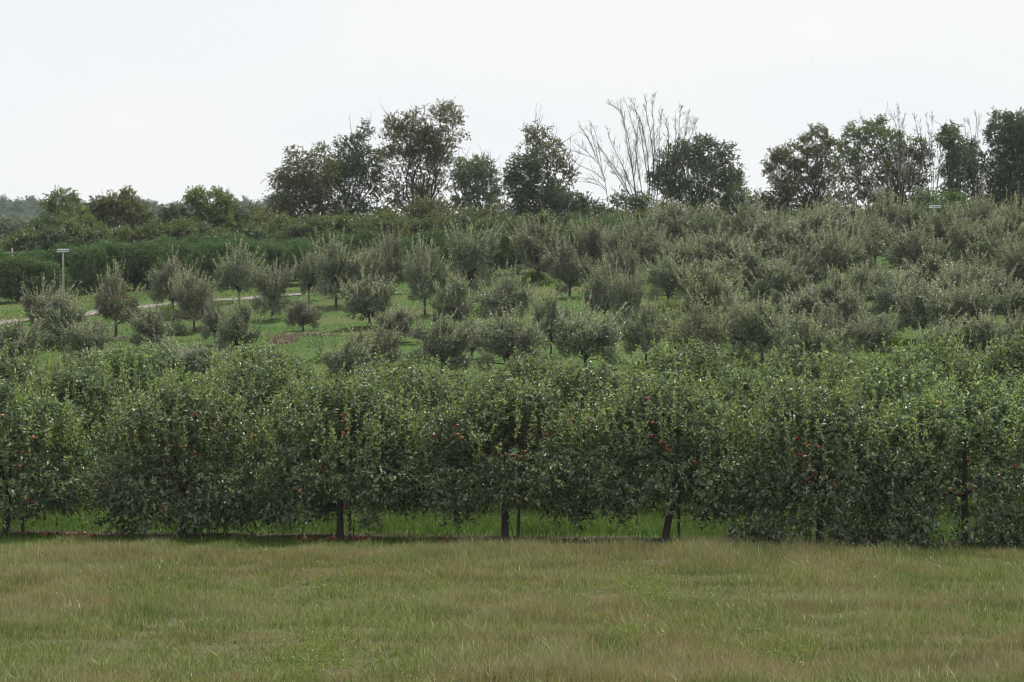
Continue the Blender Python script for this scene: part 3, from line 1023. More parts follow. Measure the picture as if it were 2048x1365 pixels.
# hillside saplings and weeds
mb = MB()
lb = MB()
rng = np.random.default_rng(61)
d = gd(637, 720)
for k in range(9):
    a = rng.uniform(0, 6.28)
    tip = np.array([math.cos(a) * .28, math.sin(a) * .28, rng.uniform(.7, 1.15)])
    p = limb(mb, rng, (0, 0, 0), tip, .012, .004, n=6, wob=.05, sides=4)
    leaf_shoots(lb, rng, p[2:5], unit(np.tile(tip, (3, 1)) + rng.normal(size=(3, 3)) * .3), np.full(3, .3), 5, .05, .025)
t = thing('sapling', 'thin nearly bare sapling standing alone on the grass right of the rusty patch', 'sapling', ((637 - CX) * d / F, d, float(gz((637 - CX) * d / F, d))))
obj('stem', mb.build('stem', [M_BARK], True), t)
obj('foliage', lb.build('foliage', [M_HILL_RED]), t)


def weed(px, py, wpx, hpx, lab, mat, grassy=True, seed=1):
    rng = np.random.default_rng(seed + int(px))
    d = gd(px, py)
    x0 = (px - CX) * d / F
    Wm, Hm = wpx * d / F, hpx * d / F
    mb = MB()
    if grassy:
        n_ = int(500 * Wm)
        x = rng.normal(0, Wm * .3, n_)
        y = rng.normal(0, .35, n_)
        zz = gz(x0 + x, d + y) - float(gz(x0, d)) - .03
        blades(mb, rng, x, y, Hm * rng.uniform(.55, 1.05, n_) * np.exp(-(x / (Wm * .5)) ** 2 * .6), rng.uniform(.02, .04, n_), .25, 0, zz)
    else:
        L = [(rng.normal(0, Wm * .22), rng.normal(0, .25), Hm * rng.uniform(.3, .6), Wm * .25, .35, Hm * .4) for _ in range(6)]
        P, u = lobe_points(rng, L, 260, .4)
        P[:, 2] = np.abs(P[:, 2])
        leaf_shoots(mb, rng, P, unit(u + [0, 0, .5]), rng.uniform(.12, .3, len(P)), 7, .07, .04)
    t = thing('weed_clump', lab, 'weeds', (x0, d, float(gz(x0, d))), 0, 'weed clumps on the hillside')
    obj('foliage', mb.build('foliage', [mat]), t)


weed(332, 640, 44, 36, 'tall dark green weed clump at the foot of the trackside apple tree', B_LUSH)
weed(352, 672, 52, 22, 'low rounded green weed mound below the red-fruited apple tree', M_GREYG, False)
weed(276, 722, 56, 30, 'tall grass tuft in front of the low rounded apple tree', B_LUSH)
weed(1068, 562, 44, 24, 'dark grass tuft under the apple tree on the crest edge', B_LUSH)
weed(975, 632, 60, 30, 'green weed tuft left of the lone apple tree below the crest', B_LUSH)
weed(640, 726, 40, 18, 'low green weed tuft under the bare sapling', B_LUSH)
weed(1786, 690, 44, 34, 'bright green weed tuft in a gap among the crowded right-hand trees', B_LUSH)
weed(1340, 640, 40, 40, 'yellowish leafy weed clump beside the slim apple tree', M_YGREEN, False)
weed(1450, 588, 40, 24, 'bright leafy weed clump in the gap among the middle trees', M_YGREEN, False)
weed(82, 694, 60, 24, 'dark weed tuft beneath the reddish-topped apple tree', B_LUSH)


# ------------------------------------------------------------------ dense green orchard row on the crest
def row_tree_proto(seed):
    rng = np.random.default_rng(seed)
    H, Wd = 2.8, 2.8
    lobes = []
    for k in range(9):
        a = 6.283 * k / 9 + rng.uniform(-.3, .3)
        lobes.append((math.cos(a) * Wd * .27, math.sin(a) * Wd * .27, H * rng.uniform(.28, .5), Wd * .24, Wd * .24, H * .22))
    for k in range(6):
        a = 6.283 * k / 6 + rng.uniform(-.4, .4)
        lobes.append((math.cos(a) * Wd * .18, math.sin(a) * Wd * .18, H * rng.uniform(.6, .74), Wd * .2, Wd * .2, H * .18))
    P, u = lobe_points(rng, lobes, 2600, .28)
    nz = noise3(rng, .9)
    P = P[nz(P) > -.9][:2100]
    P[:, 2] = np.maximum(P[:, 2], .12)
    u = unit(P - [0, 0, H * .4])
    d = unit(u * .7 + [0, 0, .5] + rng.normal(size=P.shape) * .4)
    mb = MB()
    leaf_shoots(mb, rng, P, d, rng.uniform(.2, .45, len(P)), 8, .13, .042, 50, .35, .8)
    tb = MB()
    tb.tube([(0, 0, -.2), (0, 0, .1), (.02, 0, .5), (0, 0, 1.0)], [.12, .09, .075, .05], 8)
    for L in lobes:
        limb(tb, rng, (0, 0, .5), L[:3], .04, .01, lift=.04, sides=5)
    return mb.build('crown', [M_PEACH]), tb.build('trunk', [M_BARK_D], True)


RP = [row_tree_proto(500 + k) for k in range(5)]
ROWG = [  # px, foot py, top py, width px, where
    (-20, 608, 505, 110), (36, 606, 516, 92), (88, 604, 512, 86),
    (176, 588, 492, 84), (232, 585, 478, 92), (296, 582, 486, 90), (360, 580, 480, 92), (424, 578, 484, 90), (486, 576, 478, 92), (548, 572, 480, 92), (612, 570, 484, 88), (672, 567, 474, 92), (735, 564, 468, 92), (800, 561, 480, 90), (862, 557, 470, 92), (925, 554, 466, 92), (988, 551, 464, 92), (1036, 549, 462, 80),
    (1105, 540, 448, 90), (1170, 534, 444, 90), (1238, 526, 440, 90), (1298, 518, 442, 86), (1424, 506, 434, 86), (1556, 500, 432, 84), (1606, 498, 440, 70), (1878, 488, 405, 90), (1925, 488, 402, 90), (1990, 490, 420, 80),
    (130, 570, 490, 80), (200, 566, 484, 90), (60, 572, 492, 90), (270, 566, 478, 90), (330, 562, 476, 90), (400, 560, 474, 90), (470, 558, 474, 90), (530, 556, 474, 90), (590, 552, 474, 90), (-10, 576, 500, 90),
]
firstg = {}
rng = np.random.default_rng(71)
sec = [('dark green rounded orchard tree left of the white sign, %s from the left', 0, 3), ('dark green rounded tree in the long orchard row behind the track, %s from the left', 3, 18),
       ('green rounded tree peeping over the upper right hillside, %s from the left', 18, 28), ('green tree in the second line behind the long orchard row, %s from the left', 28, 38)]
for lab, a, b in sec:
    for k, (px, fy, ty, wp) in enumerate(sorted(ROWG[a:b])):
        d = gd(px, fy)
        if a == 3 and d > 178:
            d = 178
        if a >= 18:
            d = min(max(d, 178), 186)
        if a == 28:
            d = 179.0
        x = (px - CX) * d / F
        g0 = float(gz(x, d))
        top = CZ - (ty - (15 if 560 < px < 1050 else 8) - CY) * d / F
        sc = (wp * d / F / 2.5, wp * d / F / 2.5, max(.5, (top - g0) / 2.85) * rng.uniform(.9, 1.08))
        m_ = (k * 3 + a) % 5
        l_ = lab % ORD[k]
        if m_ not in firstg:
            r_ = thing('orchard_tree', l_, 'fruit tree', (x, d, g0), rng.uniform(0, 6.28), 'dark green orchard trees on the crest')
            r_.scale = sc
            obj('trunk', RP[m_][1], r_)
            obj('crown', RP[m_][0], r_)
            firstg[m_] = r_
        else:
            dup(firstg[m_], (x, d, g0), rng.uniform(0, 6.28), sc, l_, 'dark green orchard trees on the crest')


# ------------------------------------------------------------------ signs
def sign(px, foot, ytop, ybot, wpx, d, text, lab, lean=0.0, postpx=None):
    x0 = (px - CX) * d / F
    g0 = float(gz(x0, d))
    zt, zb = CZ - (ytop - CY) * d / F - g0, CZ - (ybot - CY) * d / F - g0
    Wm = wpx * d / F
    t = thing('sign_post', lab, 'sign', (x0, d, g0))
    mb = MB()
    mb.tube([(lean, .0, -.2), (lean * .6, 0, zt * .35), (lean * .2, 0, zt * .7), (0, .0, zt - .02)], [.062, .06, .056, .052], 8)
    obj('post', mb.build('post', [M_WOOD], True), t)
    mb = MB()
    mb.box((0, -.075, (zt + zb) / 2), (Wm, .03, zt - zb))
    b = obj('board', mb.build('board', [M_WHITE]), t)
    mb = MB()
    e = .022
    h = zt - zb
    for cx, cz, sx, sz in ((0, h / 2 + e / 2, Wm + 2 * e, e), (0, -h / 2 - e / 2, Wm + 2 * e, e), (-Wm / 2 - e / 2, 0, e, h), (Wm / 2 + e / 2, 0, e, h)):
        mb.box((cx, -.078, (zt + zb) / 2 + cz), (sx, .045, sz))
    obj('frame', mb.build('frame', [M_EDGE]), b)
    cu = bpy.data.curves.new('lettering', 'FONT')
    cu.body = text
    cu.size = h * .95
    cu.extrude = .002
    cu.offset = h * .03
    cu.align_x = 'CENTER'
    cu.align_y = 'CENTER'
    tmp = bpy.data.objects.new('lettering_curve', cu)
    COL.objects.link(tmp)
    dg = bpy.context.evaluated_depsgraph_get()
    me = bpy.data.meshes.new_from_object(tmp.evaluated_get(dg))
    bpy.data.objects.remove(tmp)
    me.materials.clear()
    me.materials.append(M_BLACK)
    vv = np.zeros(len(me.vertices) * 3, np.float32)
    me.vertices.foreach_get('co', vv)
    vv = vv.reshape(-1, 3)
    wtx = vv[:, 0].max() - vv[:, 0].min()
    k = Wm * .90 / wtx
    vv = np.stack([vv[:, 0] * k, -.0935 + vv[:, 2] * 0 - (vv[:, 2] > 0) * .003, vv[:, 1] + (zt + zb) / 2], 1)
    me.vertices.foreach_set('co', np.ascontiguousarray(vv, np.float32).ravel())
    me.update()
    obj('lettering', me, b)


sign(126, 622, 498.5, 505.5, 24, gd(127, 621), 'Honeycrisp', 'small white sign on a tall pale wooden post beside the gravel track', .03)
sign(1869.5, 0, 411, 417, 23, 168.0, 'Cortland', 'small white sign with dark lettering on the right-hand hilltop, leaning post', -.2)
d = 171.0
x0 = (24 - CX) * d / F
g0 = float(gz(x0, d))
t = thing('wooden_cross_post', 'weathered wooden post with a crossbar rising behind the orchard trees at far left', 'post', (x0, d, g0))
mb = MB()
zt = CZ - (497 - CY) * d / F - g0
mb.tube([(.02, 0, -.2), (.01, 0, zt * .5), (0, 0, zt)], [.06, .055, .05], 8)
obj('post', mb.build('post', [M_WOOD], True), t)
mb = MB()
zc = CZ - (506 - CY) * d / F - g0
mb.box((-.03, -.07, zc), (.66, .05, .07))
obj('crossbar', mb.build('crossbar', [M_WOOD]), t)


# ------------------------------------------------------------------ skyline trees
def sky_tree(name, lab, d, lobes, foot, mat, dens=1.0, leaf=.17, seed=1, group=None, limbs=None, tr=.16, up=.45, tmat=None, gap=-.45, cat='tree', shell=.32, stems=1, twig=0, droop=.2):
    """lobes: (px, py, rx px, ry px[, density]); foot: (px, py) where the trunk disappears; everything in metres at distance d"""
    rng = np.random.default_rng(seed)
    s = d / F
    x0 = (foot[0] - CX) * s
    g0 = float(gz(x0, d))
    org = np.array([x0, d, g0])
    t = thing(name, lab, cat, tuple(org), 0, group)
    mb, tb = MB(), MB()
    cent = []
    zall = np.array([W(l[0], l[1], d)[2] - g0 for l in lobes])
    top = zall.max()
    fk = []
    zf = max(.8, W(foot[0], foot[1], d)[2] - g0)
    for k in range(stems):
        a = rng.uniform(0, 6.28)
        f_ = np.array([(k - (stems - 1) / 2) * .35, rng.normal(0, .2), zf + rng.uniform(-.2, .5)])
        base = np.array([(k - (stems - 1) / 2) * .2, 0, -.3])
        limb(tb, rng, base, f_, tr * .95 / stems ** .5, tr * .6 / stems ** .5, n=5, wob=.02, sides=8)
        fk.append(f_)
    nz = noise3(rng, 1.1)
    rim = []
    for l in lobes:
        for _ in range(3):
            a_ = rng.uniform(-.6, 3.74)
            q_ = rng.uniform(.75, 1.12)
            rim.append((l[0] + math.cos(a_) * l[2] * q_, l[1] - math.sin(a_) * l[3] * q_, l[2] * .34, l[3] * .32, (l[4] if len(l) > 4 else 1.0) * 1.3))
    nl0 = len(lobes)
    for li, l in enumerate(list(lobes) + rim):
        px, py, rx, ry = l[:4]
        dn = l[4] if len(l) > 4 else 1.0
        c = W(px, py, d) - org
        c[1] += rng.normal(0, .25 * (rx + ry) / 2 * s + .35)
        cent.append(c)
        R_ = np.array([rx * s, (rx + ry) * .5 * s, ry * s])
        n_ = int(max(14, dens * dn * 46 * R_[0] * R_[2] * math.pi * (.21 / leaf) ** 2 * .8))
        P, u = lobe_points(rng, [(*c, *R_)], int(n_ * 1.5), shell)
        k = (nz(P) > gap)
        P, u = P[k][:n_], u[k][:n_]
        dd = unit(u * .8 + [0, 0, up] + rng.normal(size=P.shape) * .5)
        leaf_shoots(mb, rng, P, dd, rng.uniform(1.8, 3.8, len(P)) * leaf, 8, leaf, leaf * .56, 55, droop * .6, .6)
        if li >= nl0:
            limb(tb, rng, cent[(li - nl0) // 3], c, .02, .007, n=5, wob=.04, sides=4)
            continue
        f_ = fk[rng.integers(len(fk))]
        far_ = np.linalg.norm(c - f_)
        q = limb(tb, rng, f_, c, min(tr * .4, .02 + .011 * far_), .014, n=8, wob=.035, sides=5, lift=.02)
        for _ in range(4):
            e = c + unit(rng.normal(size=3) + [0, 0, .5]) * R_ * rng.uniform(.7, 1.0)
            q2 = limb(tb, rng, q[rng.integers(4, 8)], e, .016, .007, n=5, wob=.05, sides=4)
    for _ in range(twig):
        c = cent[rng.integers(len(cent))]
        e = c + np.array([rng.normal(0, .6), rng.normal(0, .4), rng.uniform(.9, 1.9)])
        limb(tb, rng, c, e, .022, .008, n=5, wob=.04, sides=4)
    obj('trunk', tb.build('trunk', [tmat or M_BARK_D], True), t)
    obj('crown', mb.build('crown', [mat]), t)
    return t


def bare_tree(lab, d, foot, stems, mat, seed=1, r0=.10, twigs=9, twl=1.3, depthspread=.8, group=None, sub=3, cat='bare tree'):
    """stems: polylines of photo pixels from the foot to each tip, with side twigs"""
    rng = np.random.default_rng(seed)
    s = d / F
    x0 = (foot[0] - CX) * s
    g0 = float(gz(x0, d))
    org = np.array([x0, d, g0])
    t = thing('bare_tree', lab, cat, tuple(org), 0, group)
    tb, bb = MB(), MB()
    zf = W(foot[0], foot[1], d)[2] - g0
    tb.tube([(0, 0, -.3), (.02, 0, max(.4, zf * .5)), (0, 0, zf)], [r0 * 1.2, r0 * 1.0, r0 * .75], 9)
    for st in stems:
        side = rng.normal(0, depthspread)
        pts = np.array([W(px, py, d) - org for px, py in st])
        if len(pts) < 3:
            pts = np.array([pts[0], (pts[0] + pts[-1]) / 2, pts[-1]])
        tt_ = np.linspace(0, len(pts) - 1, 14)
        p = np.stack([np.interp(tt_, np.arange(len(pts)), pts[:, k]) for k in range(3)], 1)
        ker = np.array([.25, .5, .25])
        for _ in range(2):
            p[1:-1] = .25 * p[:-2] + .5 * p[1:-1] + .25 * p[2:]
        p[:, 1] += np.linspace(0, 1, 14) ** 1.2 * side
        p[1:] += np.cumsum(rng.normal(0, .006, (13, 3)), 0)
        L = np.linalg.norm(np.diff(p, axis=0), axis=1).sum()
        rr = np.clip(r0 * (.13 + L * .017), .012, r0 * .40) * (1 - np.linspace(0, 1, 14)) ** .9 + .007
        bb.tube(p, rr, 6)
        for k in range(int(twigs * L / 2.2 + 2)):
            q = rng.uniform(.25, .97)
            i = q * 13
            a = p[int(i)] + (p[min(13, int(i) + 1)] - p[int(i)]) * (i % 1)
            tn = unit(p[min(13, int(i) + 1)] - p[max(0, int(i) - 1)] + 1e-6)
            dd = unit(tn + unit(rng.normal(size=3) * [1, .8, .35]) * rng.uniform(.3, .8) + [0, 0, .22])
            l_ = twl * rng.uniform(.35, 1.3) * (1.2 - q * .85)
            e = a + dd * l_
            pp = limb(bb, rng, a, e, .0085, .0035, n=6, wob=.02, sides=4, lift=-.03)
            for _ in range(sub):
                b0 = pp[rng.integers(2, 5)]
                limb(bb, rng, b0, b0 + unit(dd + rng.normal(size=3) * .45 + [0, 0, .2]) * l_ * rng.uniform(.25, .55), .009, .005, n=4, wob=.04, sides=3)
    obj('trunk', tb.build('trunk', [mat], True), t)
    obj('branches', bb.build('branches', [mat], True), t)
    return t


G = 'trees along the skyline'
sky_tree('leafy_tree', 'drooping olive-green tree at the left of the skyline group, sky showing through', 206,
         [(602, 322, 30, 20), (640, 318, 22, 20, .8), (590, 350, 34, 26), (630, 350, 34, 30), (566, 380, 26, 22, .7), (600, 385, 40, 32), (640, 388, 36, 32), (560, 412, 30, 22, .7), (600, 425, 50, 28), (545, 440, 36, 24), (650, 425, 34, 30), (630, 455, 45, 26), (580, 458, 46, 24)],
         (645, 470), M_OLIVE, .9, seed=1, group=G, droop=.5, up=.1, stems=2)
sky_tree('leafy_tree', 'dark olive tree right of the drooping one, thin spiky top shoot', 208,
         [(700, 300, 30, 26), (728, 282, 14, 16, .5), (735, 265, 8, 16, .35), (690, 330, 36, 24), (675, 345, 18, 26), (738, 335, 20, 26), (692, 372, 34, 32), (745, 365, 16, 18), (730, 385, 18, 30, .4), (700, 420, 30, 30), (735, 430, 24, 30, .5), (690, 455, 40, 22)],
         (692, 465), M_DARK, 1.0, seed=2, group=G, stems=2, twig=6)
sky_tree('leafy_tree', 'tallest leafy skyline tree, several fanning stems and thin rust-tinged foliage', 210,
         [(803, 245, 20, 18, .9), (790, 272, 24, 22), (825, 245, 18, 16), (850, 240, 22, 22), (820, 280, 40, 28), (878, 228, 12, 14), (900, 232, 20, 20), (908, 265, 22, 30), (860, 282, 36, 30), (890, 300, 26, 28), (770, 312, 22, 22, .7), (800, 325, 36, 26), (840, 330, 36, 30), (880, 335, 26, 28, .8), (775, 350, 22, 22, .5), (820, 372, 40, 26, .8), (860, 378, 28, 30, .8), (775, 398, 30, 16, .7), (795, 415, 28, 12, .7), (842, 410, 22, 30)],
         (838, 450), M_BROWN, .75, leaf=.16, seed=3, group=G, stems=5, tr=.22, gap=-.45, twig=14)
sky_tree('leafy_tree', 'airy grey-green tree with bare twigs on top, right of the tallest leafy tree', 207,
         [(945, 335, 28, 20), (968, 345, 22, 20), (928, 355, 26, 22), (955, 365, 36, 24), (980, 375, 18, 26), (925, 388, 22, 22, .7), (960, 400, 32, 22), (985, 405, 14, 20, .7), (930, 415, 22, 20, .7), (960, 432, 30, 16, .6)],
         (955, 455), M_GREYG, .9, seed=4, group=G, stems=4, twig=26, gap=-.4)
bare_tree('thin leafless stems between the airy tree and the ivy-dark tree', 214, (1006, 450),
          [[(1006, 450), (1004, 390), (1000, 318)], [(1006, 450), (1010, 380), (1010, 322)], [(1005, 440), (998, 380), (986, 330)]], M_DEADL, 5, .05, 4, .6, .3, G, 1)
sky_tree('leafy_tree', 'dark ivy-green bushy tree with a lower sloping shoulder on its right', 204,
         [(1042, 330, 20, 18), (1066, 325, 20, 20), (1050, 360, 30, 28), (1035, 385, 20, 24), (1075, 375, 26, 28), (1060, 405, 34, 28), (1095, 400, 26, 24), (1050, 435, 36, 20), (1120, 400, 24, 18), (1150, 410, 26, 18), (1120, 430, 40, 20), (1180, 420, 24, 16), (1170, 440, 40, 18), (1205, 432, 16, 14, .7)],
         (1075, 455), M_DARK, 1.2, seed=6, group=G, gap=-.9, stems=2)
sky_tree('leafy_tree', 'half-dead russet tree rising out of the dark bushy tree, bare twigs on top', 206,
         [(1052, 288, 16, 10, .5), (1078, 285, 14, 14, .5), (1075, 262, 16, 10, .3), (1106, 295, 9, 14, .8), (1088, 305, 16, 12, .7), (1110, 330, 12, 30, .9), (1128, 330, 12, 20, .6), (1130, 360, 18, 20, .6), (1095, 335, 14, 20, .6), (1145, 350, 12, 14, .4)],
         (1112, 400), M_BROWN, .75, seed=7, group=G, stems=2, twig=30, tr=.13)
bare_tree('slender leafless tree with a curved dark trunk fanning left, standing alone against the sky', 202, (1222, 440),
          [[(1222, 440), (1214, 390), (1210, 362), (1196, 330), (1180, 285), (1165, 262)], [(1210, 365), (1190, 345), (1165, 335), (1146, 322)], [(1211, 362), (1196, 318), (1184, 270), (1183, 245)],
           [(1213, 380), (1195, 362), (1180, 360), (1148, 356)], [(1196, 328), (1170, 300), (1134, 274)], [(1192, 318), (1170, 310), (1133, 296)], [(1190, 305), (1172, 270), (1157, 250)], [(1205, 345), (1200, 310), (1190, 262), (1176, 242)], [(1214, 385), (1200, 372), (1178, 366), (1150, 364)]],
          M_BARK_D, 8, .085, 8, .8, .6, G, 2)
bare_tree('largest leafless tree on the skyline, a wide fan of bare grey branches', 209, (1290, 440),
          [[(1278, 440), (1260, 390), (1235, 345), (1200, 300), (1176, 262)], [(1280, 440), (1262, 380), (1245, 330), (1222, 290), (1213, 250)], [(1275, 440), (1270, 380), (1262, 310), (1254, 260), (1240, 215), (1217, 208)],
           [(1274, 440), (1271, 370), (1258, 310), (1250, 260), (1240, 203)], [(1268, 355), (1275, 310), (1270, 262), (1248, 200)], [(1296, 440), (1298, 370), (1290, 320), (1282, 260), (1272, 215), (1266, 197)],
           [(1300, 440), (1300, 360), (1296, 310), (1290, 265), (1280, 225), (1256, 205)], [(1302, 440), (1306, 350), (1310, 290), (1305, 230), (1306, 190)], [(1308, 440), (1308, 330), (1302, 270), (1293, 230), (1292, 190)],
           [(1310, 440), (1318, 340), (1316, 270), (1322, 222)], [(1322, 440), (1330, 360), (1338, 300), (1338, 262), (1332, 236)], [(1326, 440), (1345, 345), (1358, 290), (1360, 240), (1364, 212)],
           [(1330, 440), (1352, 345), (1365, 290), (1372, 262), (1376, 225)], [(1355, 330), (1375, 290), (1390, 255), (1397, 236)], [(1316, 440), (1335, 380), (1352, 330), (1352, 270), (1351, 222)], [(1262, 395), (1230, 350), (1212, 325)],
           [(1282, 440), (1275, 390), (1250, 360), (1222, 352)], [(1290, 440), (1280, 360), (1268, 300), (1276, 240)]],
          M_DEAD, 9, .12, 10, 1.1, 1.2, G, 3)
sky_tree('leafy_tree', 'dark round-headed tree behind the largest leafless tree', 214,
         [(1352, 308, 24, 20), (1335, 325, 18, 18, .8), (1388, 300, 22, 18), (1405, 288, 16, 12), (1372, 330, 34, 26), (1420, 320, 32, 24), (1448, 305, 20, 12), (1455, 330, 20, 22), (1400, 355, 48, 26), (1345, 358, 28, 24), (1322, 350, 14, 14, .7), (1448, 362, 28, 22), (1330, 388, 26, 22, .8), (1385, 390, 48, 24), (1440, 388, 34, 20), (1470, 372, 14, 18, .7), (1300, 370, 10, 22, .8), (1420, 415, 50, 18), (1350, 418, 40, 18)],
         (1395, 425), M_DARK, .95, seed=10, group=G, stems=3, tr=.2, gap=-.3)
sky_tree('leafy_tree', 'small sparse shrub left of the largest leafless tree base', 206,
         [(1240, 398, 16, 18, .6), (1256, 415, 24, 16, .8), (1275, 405, 18, 16, .6), (1290, 420, 20, 16, .8), (1310, 425, 30, 14)], (1262, 440), M_DARK, .9, seed=11, group=G, stems=2, tr=.08, gap=-.4)
sky_tree('leafy_tree', 'low dark rounded tree filling the dip right of the round-headed tree', 212,
         [(1475, 395, 22, 18), (1490, 410, 24, 16), (1460, 412, 22, 18), (1478, 425, 40, 16)], (1478, 440), M_DARK, 1.2, seed=12, group=G, gap=-.8)
sky_tree('leafy_tree', 'layered dark green tree with tufted outline at the left of the right-hand group', 208,
         [(1633, 270, 18, 12), (1640, 290, 22, 14), (1618, 285, 10, 10, .7), (1652, 300, 24, 16), (1640, 318, 34, 18), (1585, 305, 22, 12), (1565, 318, 18, 12), (1548, 328, 14, 10, .8), (1580, 330, 30, 14), (1610, 345, 38, 18), (1548, 352, 14, 14, .9), (1570, 368, 26, 14), (1650, 350, 30, 22), (1600, 380, 40, 20), (1560, 395, 28, 14), (1648, 385, 34, 24), (1530, 405, 22, 14), (1590, 412, 46, 16), (1540, 422, 34, 14), (1650, 418, 40, 18)],
         (1628, 430), M_OLIVE, 1.05, seed=13, group=G, stems=2, tr=.2, gap=-.25)
sky_tree('leafy_tree', 'broad domed olive tree with pale dead branches in front of its crown', 213,
         [(1720, 258, 24, 12, .8), (1752, 256, 16, 10, .8), (1766, 248, 8, 10, .6), (1705, 280, 22, 16), (1740, 276, 30, 16), (1780, 278, 24, 14), (1700, 305, 22, 20), (1740, 305, 36, 20), (1785, 305, 32, 20), (1822, 290, 20, 14), (1838, 308, 18, 14), (1820, 322, 28, 18), (1850, 315, 12, 12, .6), (1700, 340, 26, 24), (1745, 345, 38, 24, .9), (1795, 345, 34, 24, .9), (1838, 345, 22, 18, .7), (1712, 380, 30, 24), (1760, 385, 36, 24, .8), (1810, 385, 34, 24, .9), (1845, 380, 16, 20, .8), (1740, 415, 50, 18), (1820, 415, 40, 18)],
         (1805, 425), M_OLIVE, .9, seed=14, group=G, stems=4, tr=.24, gap=-.25, twig=16)
bare_tree('pale grey dead shrub-tree spreading in front of the broad domed olive tree', 203, (1795, 425),
          [[(1795, 425), (1770, 390), (1745, 350), (1722, 325)], [(1797, 425), (1778, 370), (1762, 330), (1752, 290)], [(1800, 425), (1798, 360), (1795, 310), (1790, 275)], [(1804, 425), (1812, 370), (1822, 330), (1830, 290)], [(1790, 425), (1760, 400), (1735, 385), (1724, 345)],
           [(1793, 425), (1775, 395), (1752, 375), (1740, 330)], [(1800, 425), (1806, 350), (1808, 300)], [(1806, 425), (1822, 385), (1840, 340), (1850, 300)], [(1790, 425), (1768, 405), (1750, 395), (1745, 380)]], M_DEADL, 15, .07, 10, 1.0, .7, G, 3)
bare_tree('group of thin upright leafless stems between the domed tree and the ivy-clad snag', 211, (1862, 425),
          [[(1866, 425), (1862, 350), (1858, 290), (1850, 225)], [(1866, 425), (1868, 350), (1864, 290), (1868, 222)], [(1862, 425), (1852, 340), (1838, 280), (1824, 228)], [(1868, 425), (1876, 350), (1880, 300), (1882, 250)], [(1858, 425), (1846, 360), (1842, 300), (1840, 240)],
           [(1870, 420), (1880, 340), (1888, 290)], [(1800, 400), (1798, 320), (1796, 260), (1782, 225)], [(1800, 400), (1800, 300), (1798, 250), (1796, 216)], [(1800, 380), (1802, 290), (1812, 224)], [(1735, 300), (1732, 260), (1722, 228)]], M_DEAD, 16, .065, 10, .9, .6, G, 3)
sky_tree('ivy_clad_snag', 'ivy-clad forked snag with two leaning leafy arms', 204,
         [(1891, 268, 9, 10), (1890, 282, 8, 12), (1898, 300, 9, 14), (1905, 318, 8, 12), (1902, 262, 8, 9), (1910, 280, 10, 14), (1918, 300, 11, 16), (1926, 322, 11, 16), (1905, 335, 8, 14), (1895, 345, 14, 12), (1906, 358, 18, 16), (1912, 380, 20, 18), (1915, 405, 20, 16)],
         (1915, 425), M_DARK, 1.1, leaf=.16, seed=17, group=G, gap=-1.2, up=.0, droop=.4, twig=5, stems=2, cat='snag')
sky_tree('ivy_clad_snag', 'single upright ivy-covered snag with bare twigs at its tip', 205,
         [(1942, 282, 9, 9), (1945, 296, 9, 12), (1943, 315, 9, 14), (1940, 335, 11, 14), (1944, 355, 12, 14), (1946, 375, 10, 16), (1950, 395, 9, 14), (1954, 412, 8, 14), (1968, 318, 6, 14, .7), (1962, 335, 6, 10, .7)],
         (1955, 425), M_DARK, 1.1, leaf=.16, seed=18, group=G, gap=-1.2, up=.0, droop=.4, cat='snag')
bare_tree('bare forked twigs growing from the upright ivy-covered snag', 206, (1950, 400),
          [[(1948, 400), (1946, 300), (1940, 250), (1926, 240)], [(1948, 400), (1950, 290), (1954, 240), (1950, 228)], [(1950, 400), (1952, 290), (1960, 250), (1958, 232)], [(1950, 400), (1940, 330), (1930, 270), (1926, 240)], [(1952, 420), (1966, 330), (1978, 290)]], M_DEADL, 19, .05, 6, .7, .3, G, 2)
sky_tree('leafy_tree', 'massive dark tree at the right edge of the skyline, tufted left outline', 206,
         [(2000, 240, 14, 12, .9), (2012, 252, 18, 16), (2038, 245, 22, 14), (2050, 265, 26, 24), (2020, 280, 24, 24), (1992, 262, 12, 12, .6), (1985, 285, 12, 10, .6), (2000, 300, 18, 18, .8), (2035, 310, 28, 30), (1998, 325, 12, 14, .6), (2060, 330, 30, 40), (2030, 350, 24, 28), (2040, 395, 34, 30), (1990, 345, 16, 14), (2005, 360, 20, 18), (1985, 375, 20, 20), (2005, 395, 26, 24), (1985, 405, 24, 20), (2020, 425, 44, 22), (1990, 430, 30, 16), (2075, 290, 30, 40), (2080, 380, 40, 40)],
         (2040, 440), M_DARK, 1.25, seed=20, group=G, gap=-.75, tr=.25, stems=2)

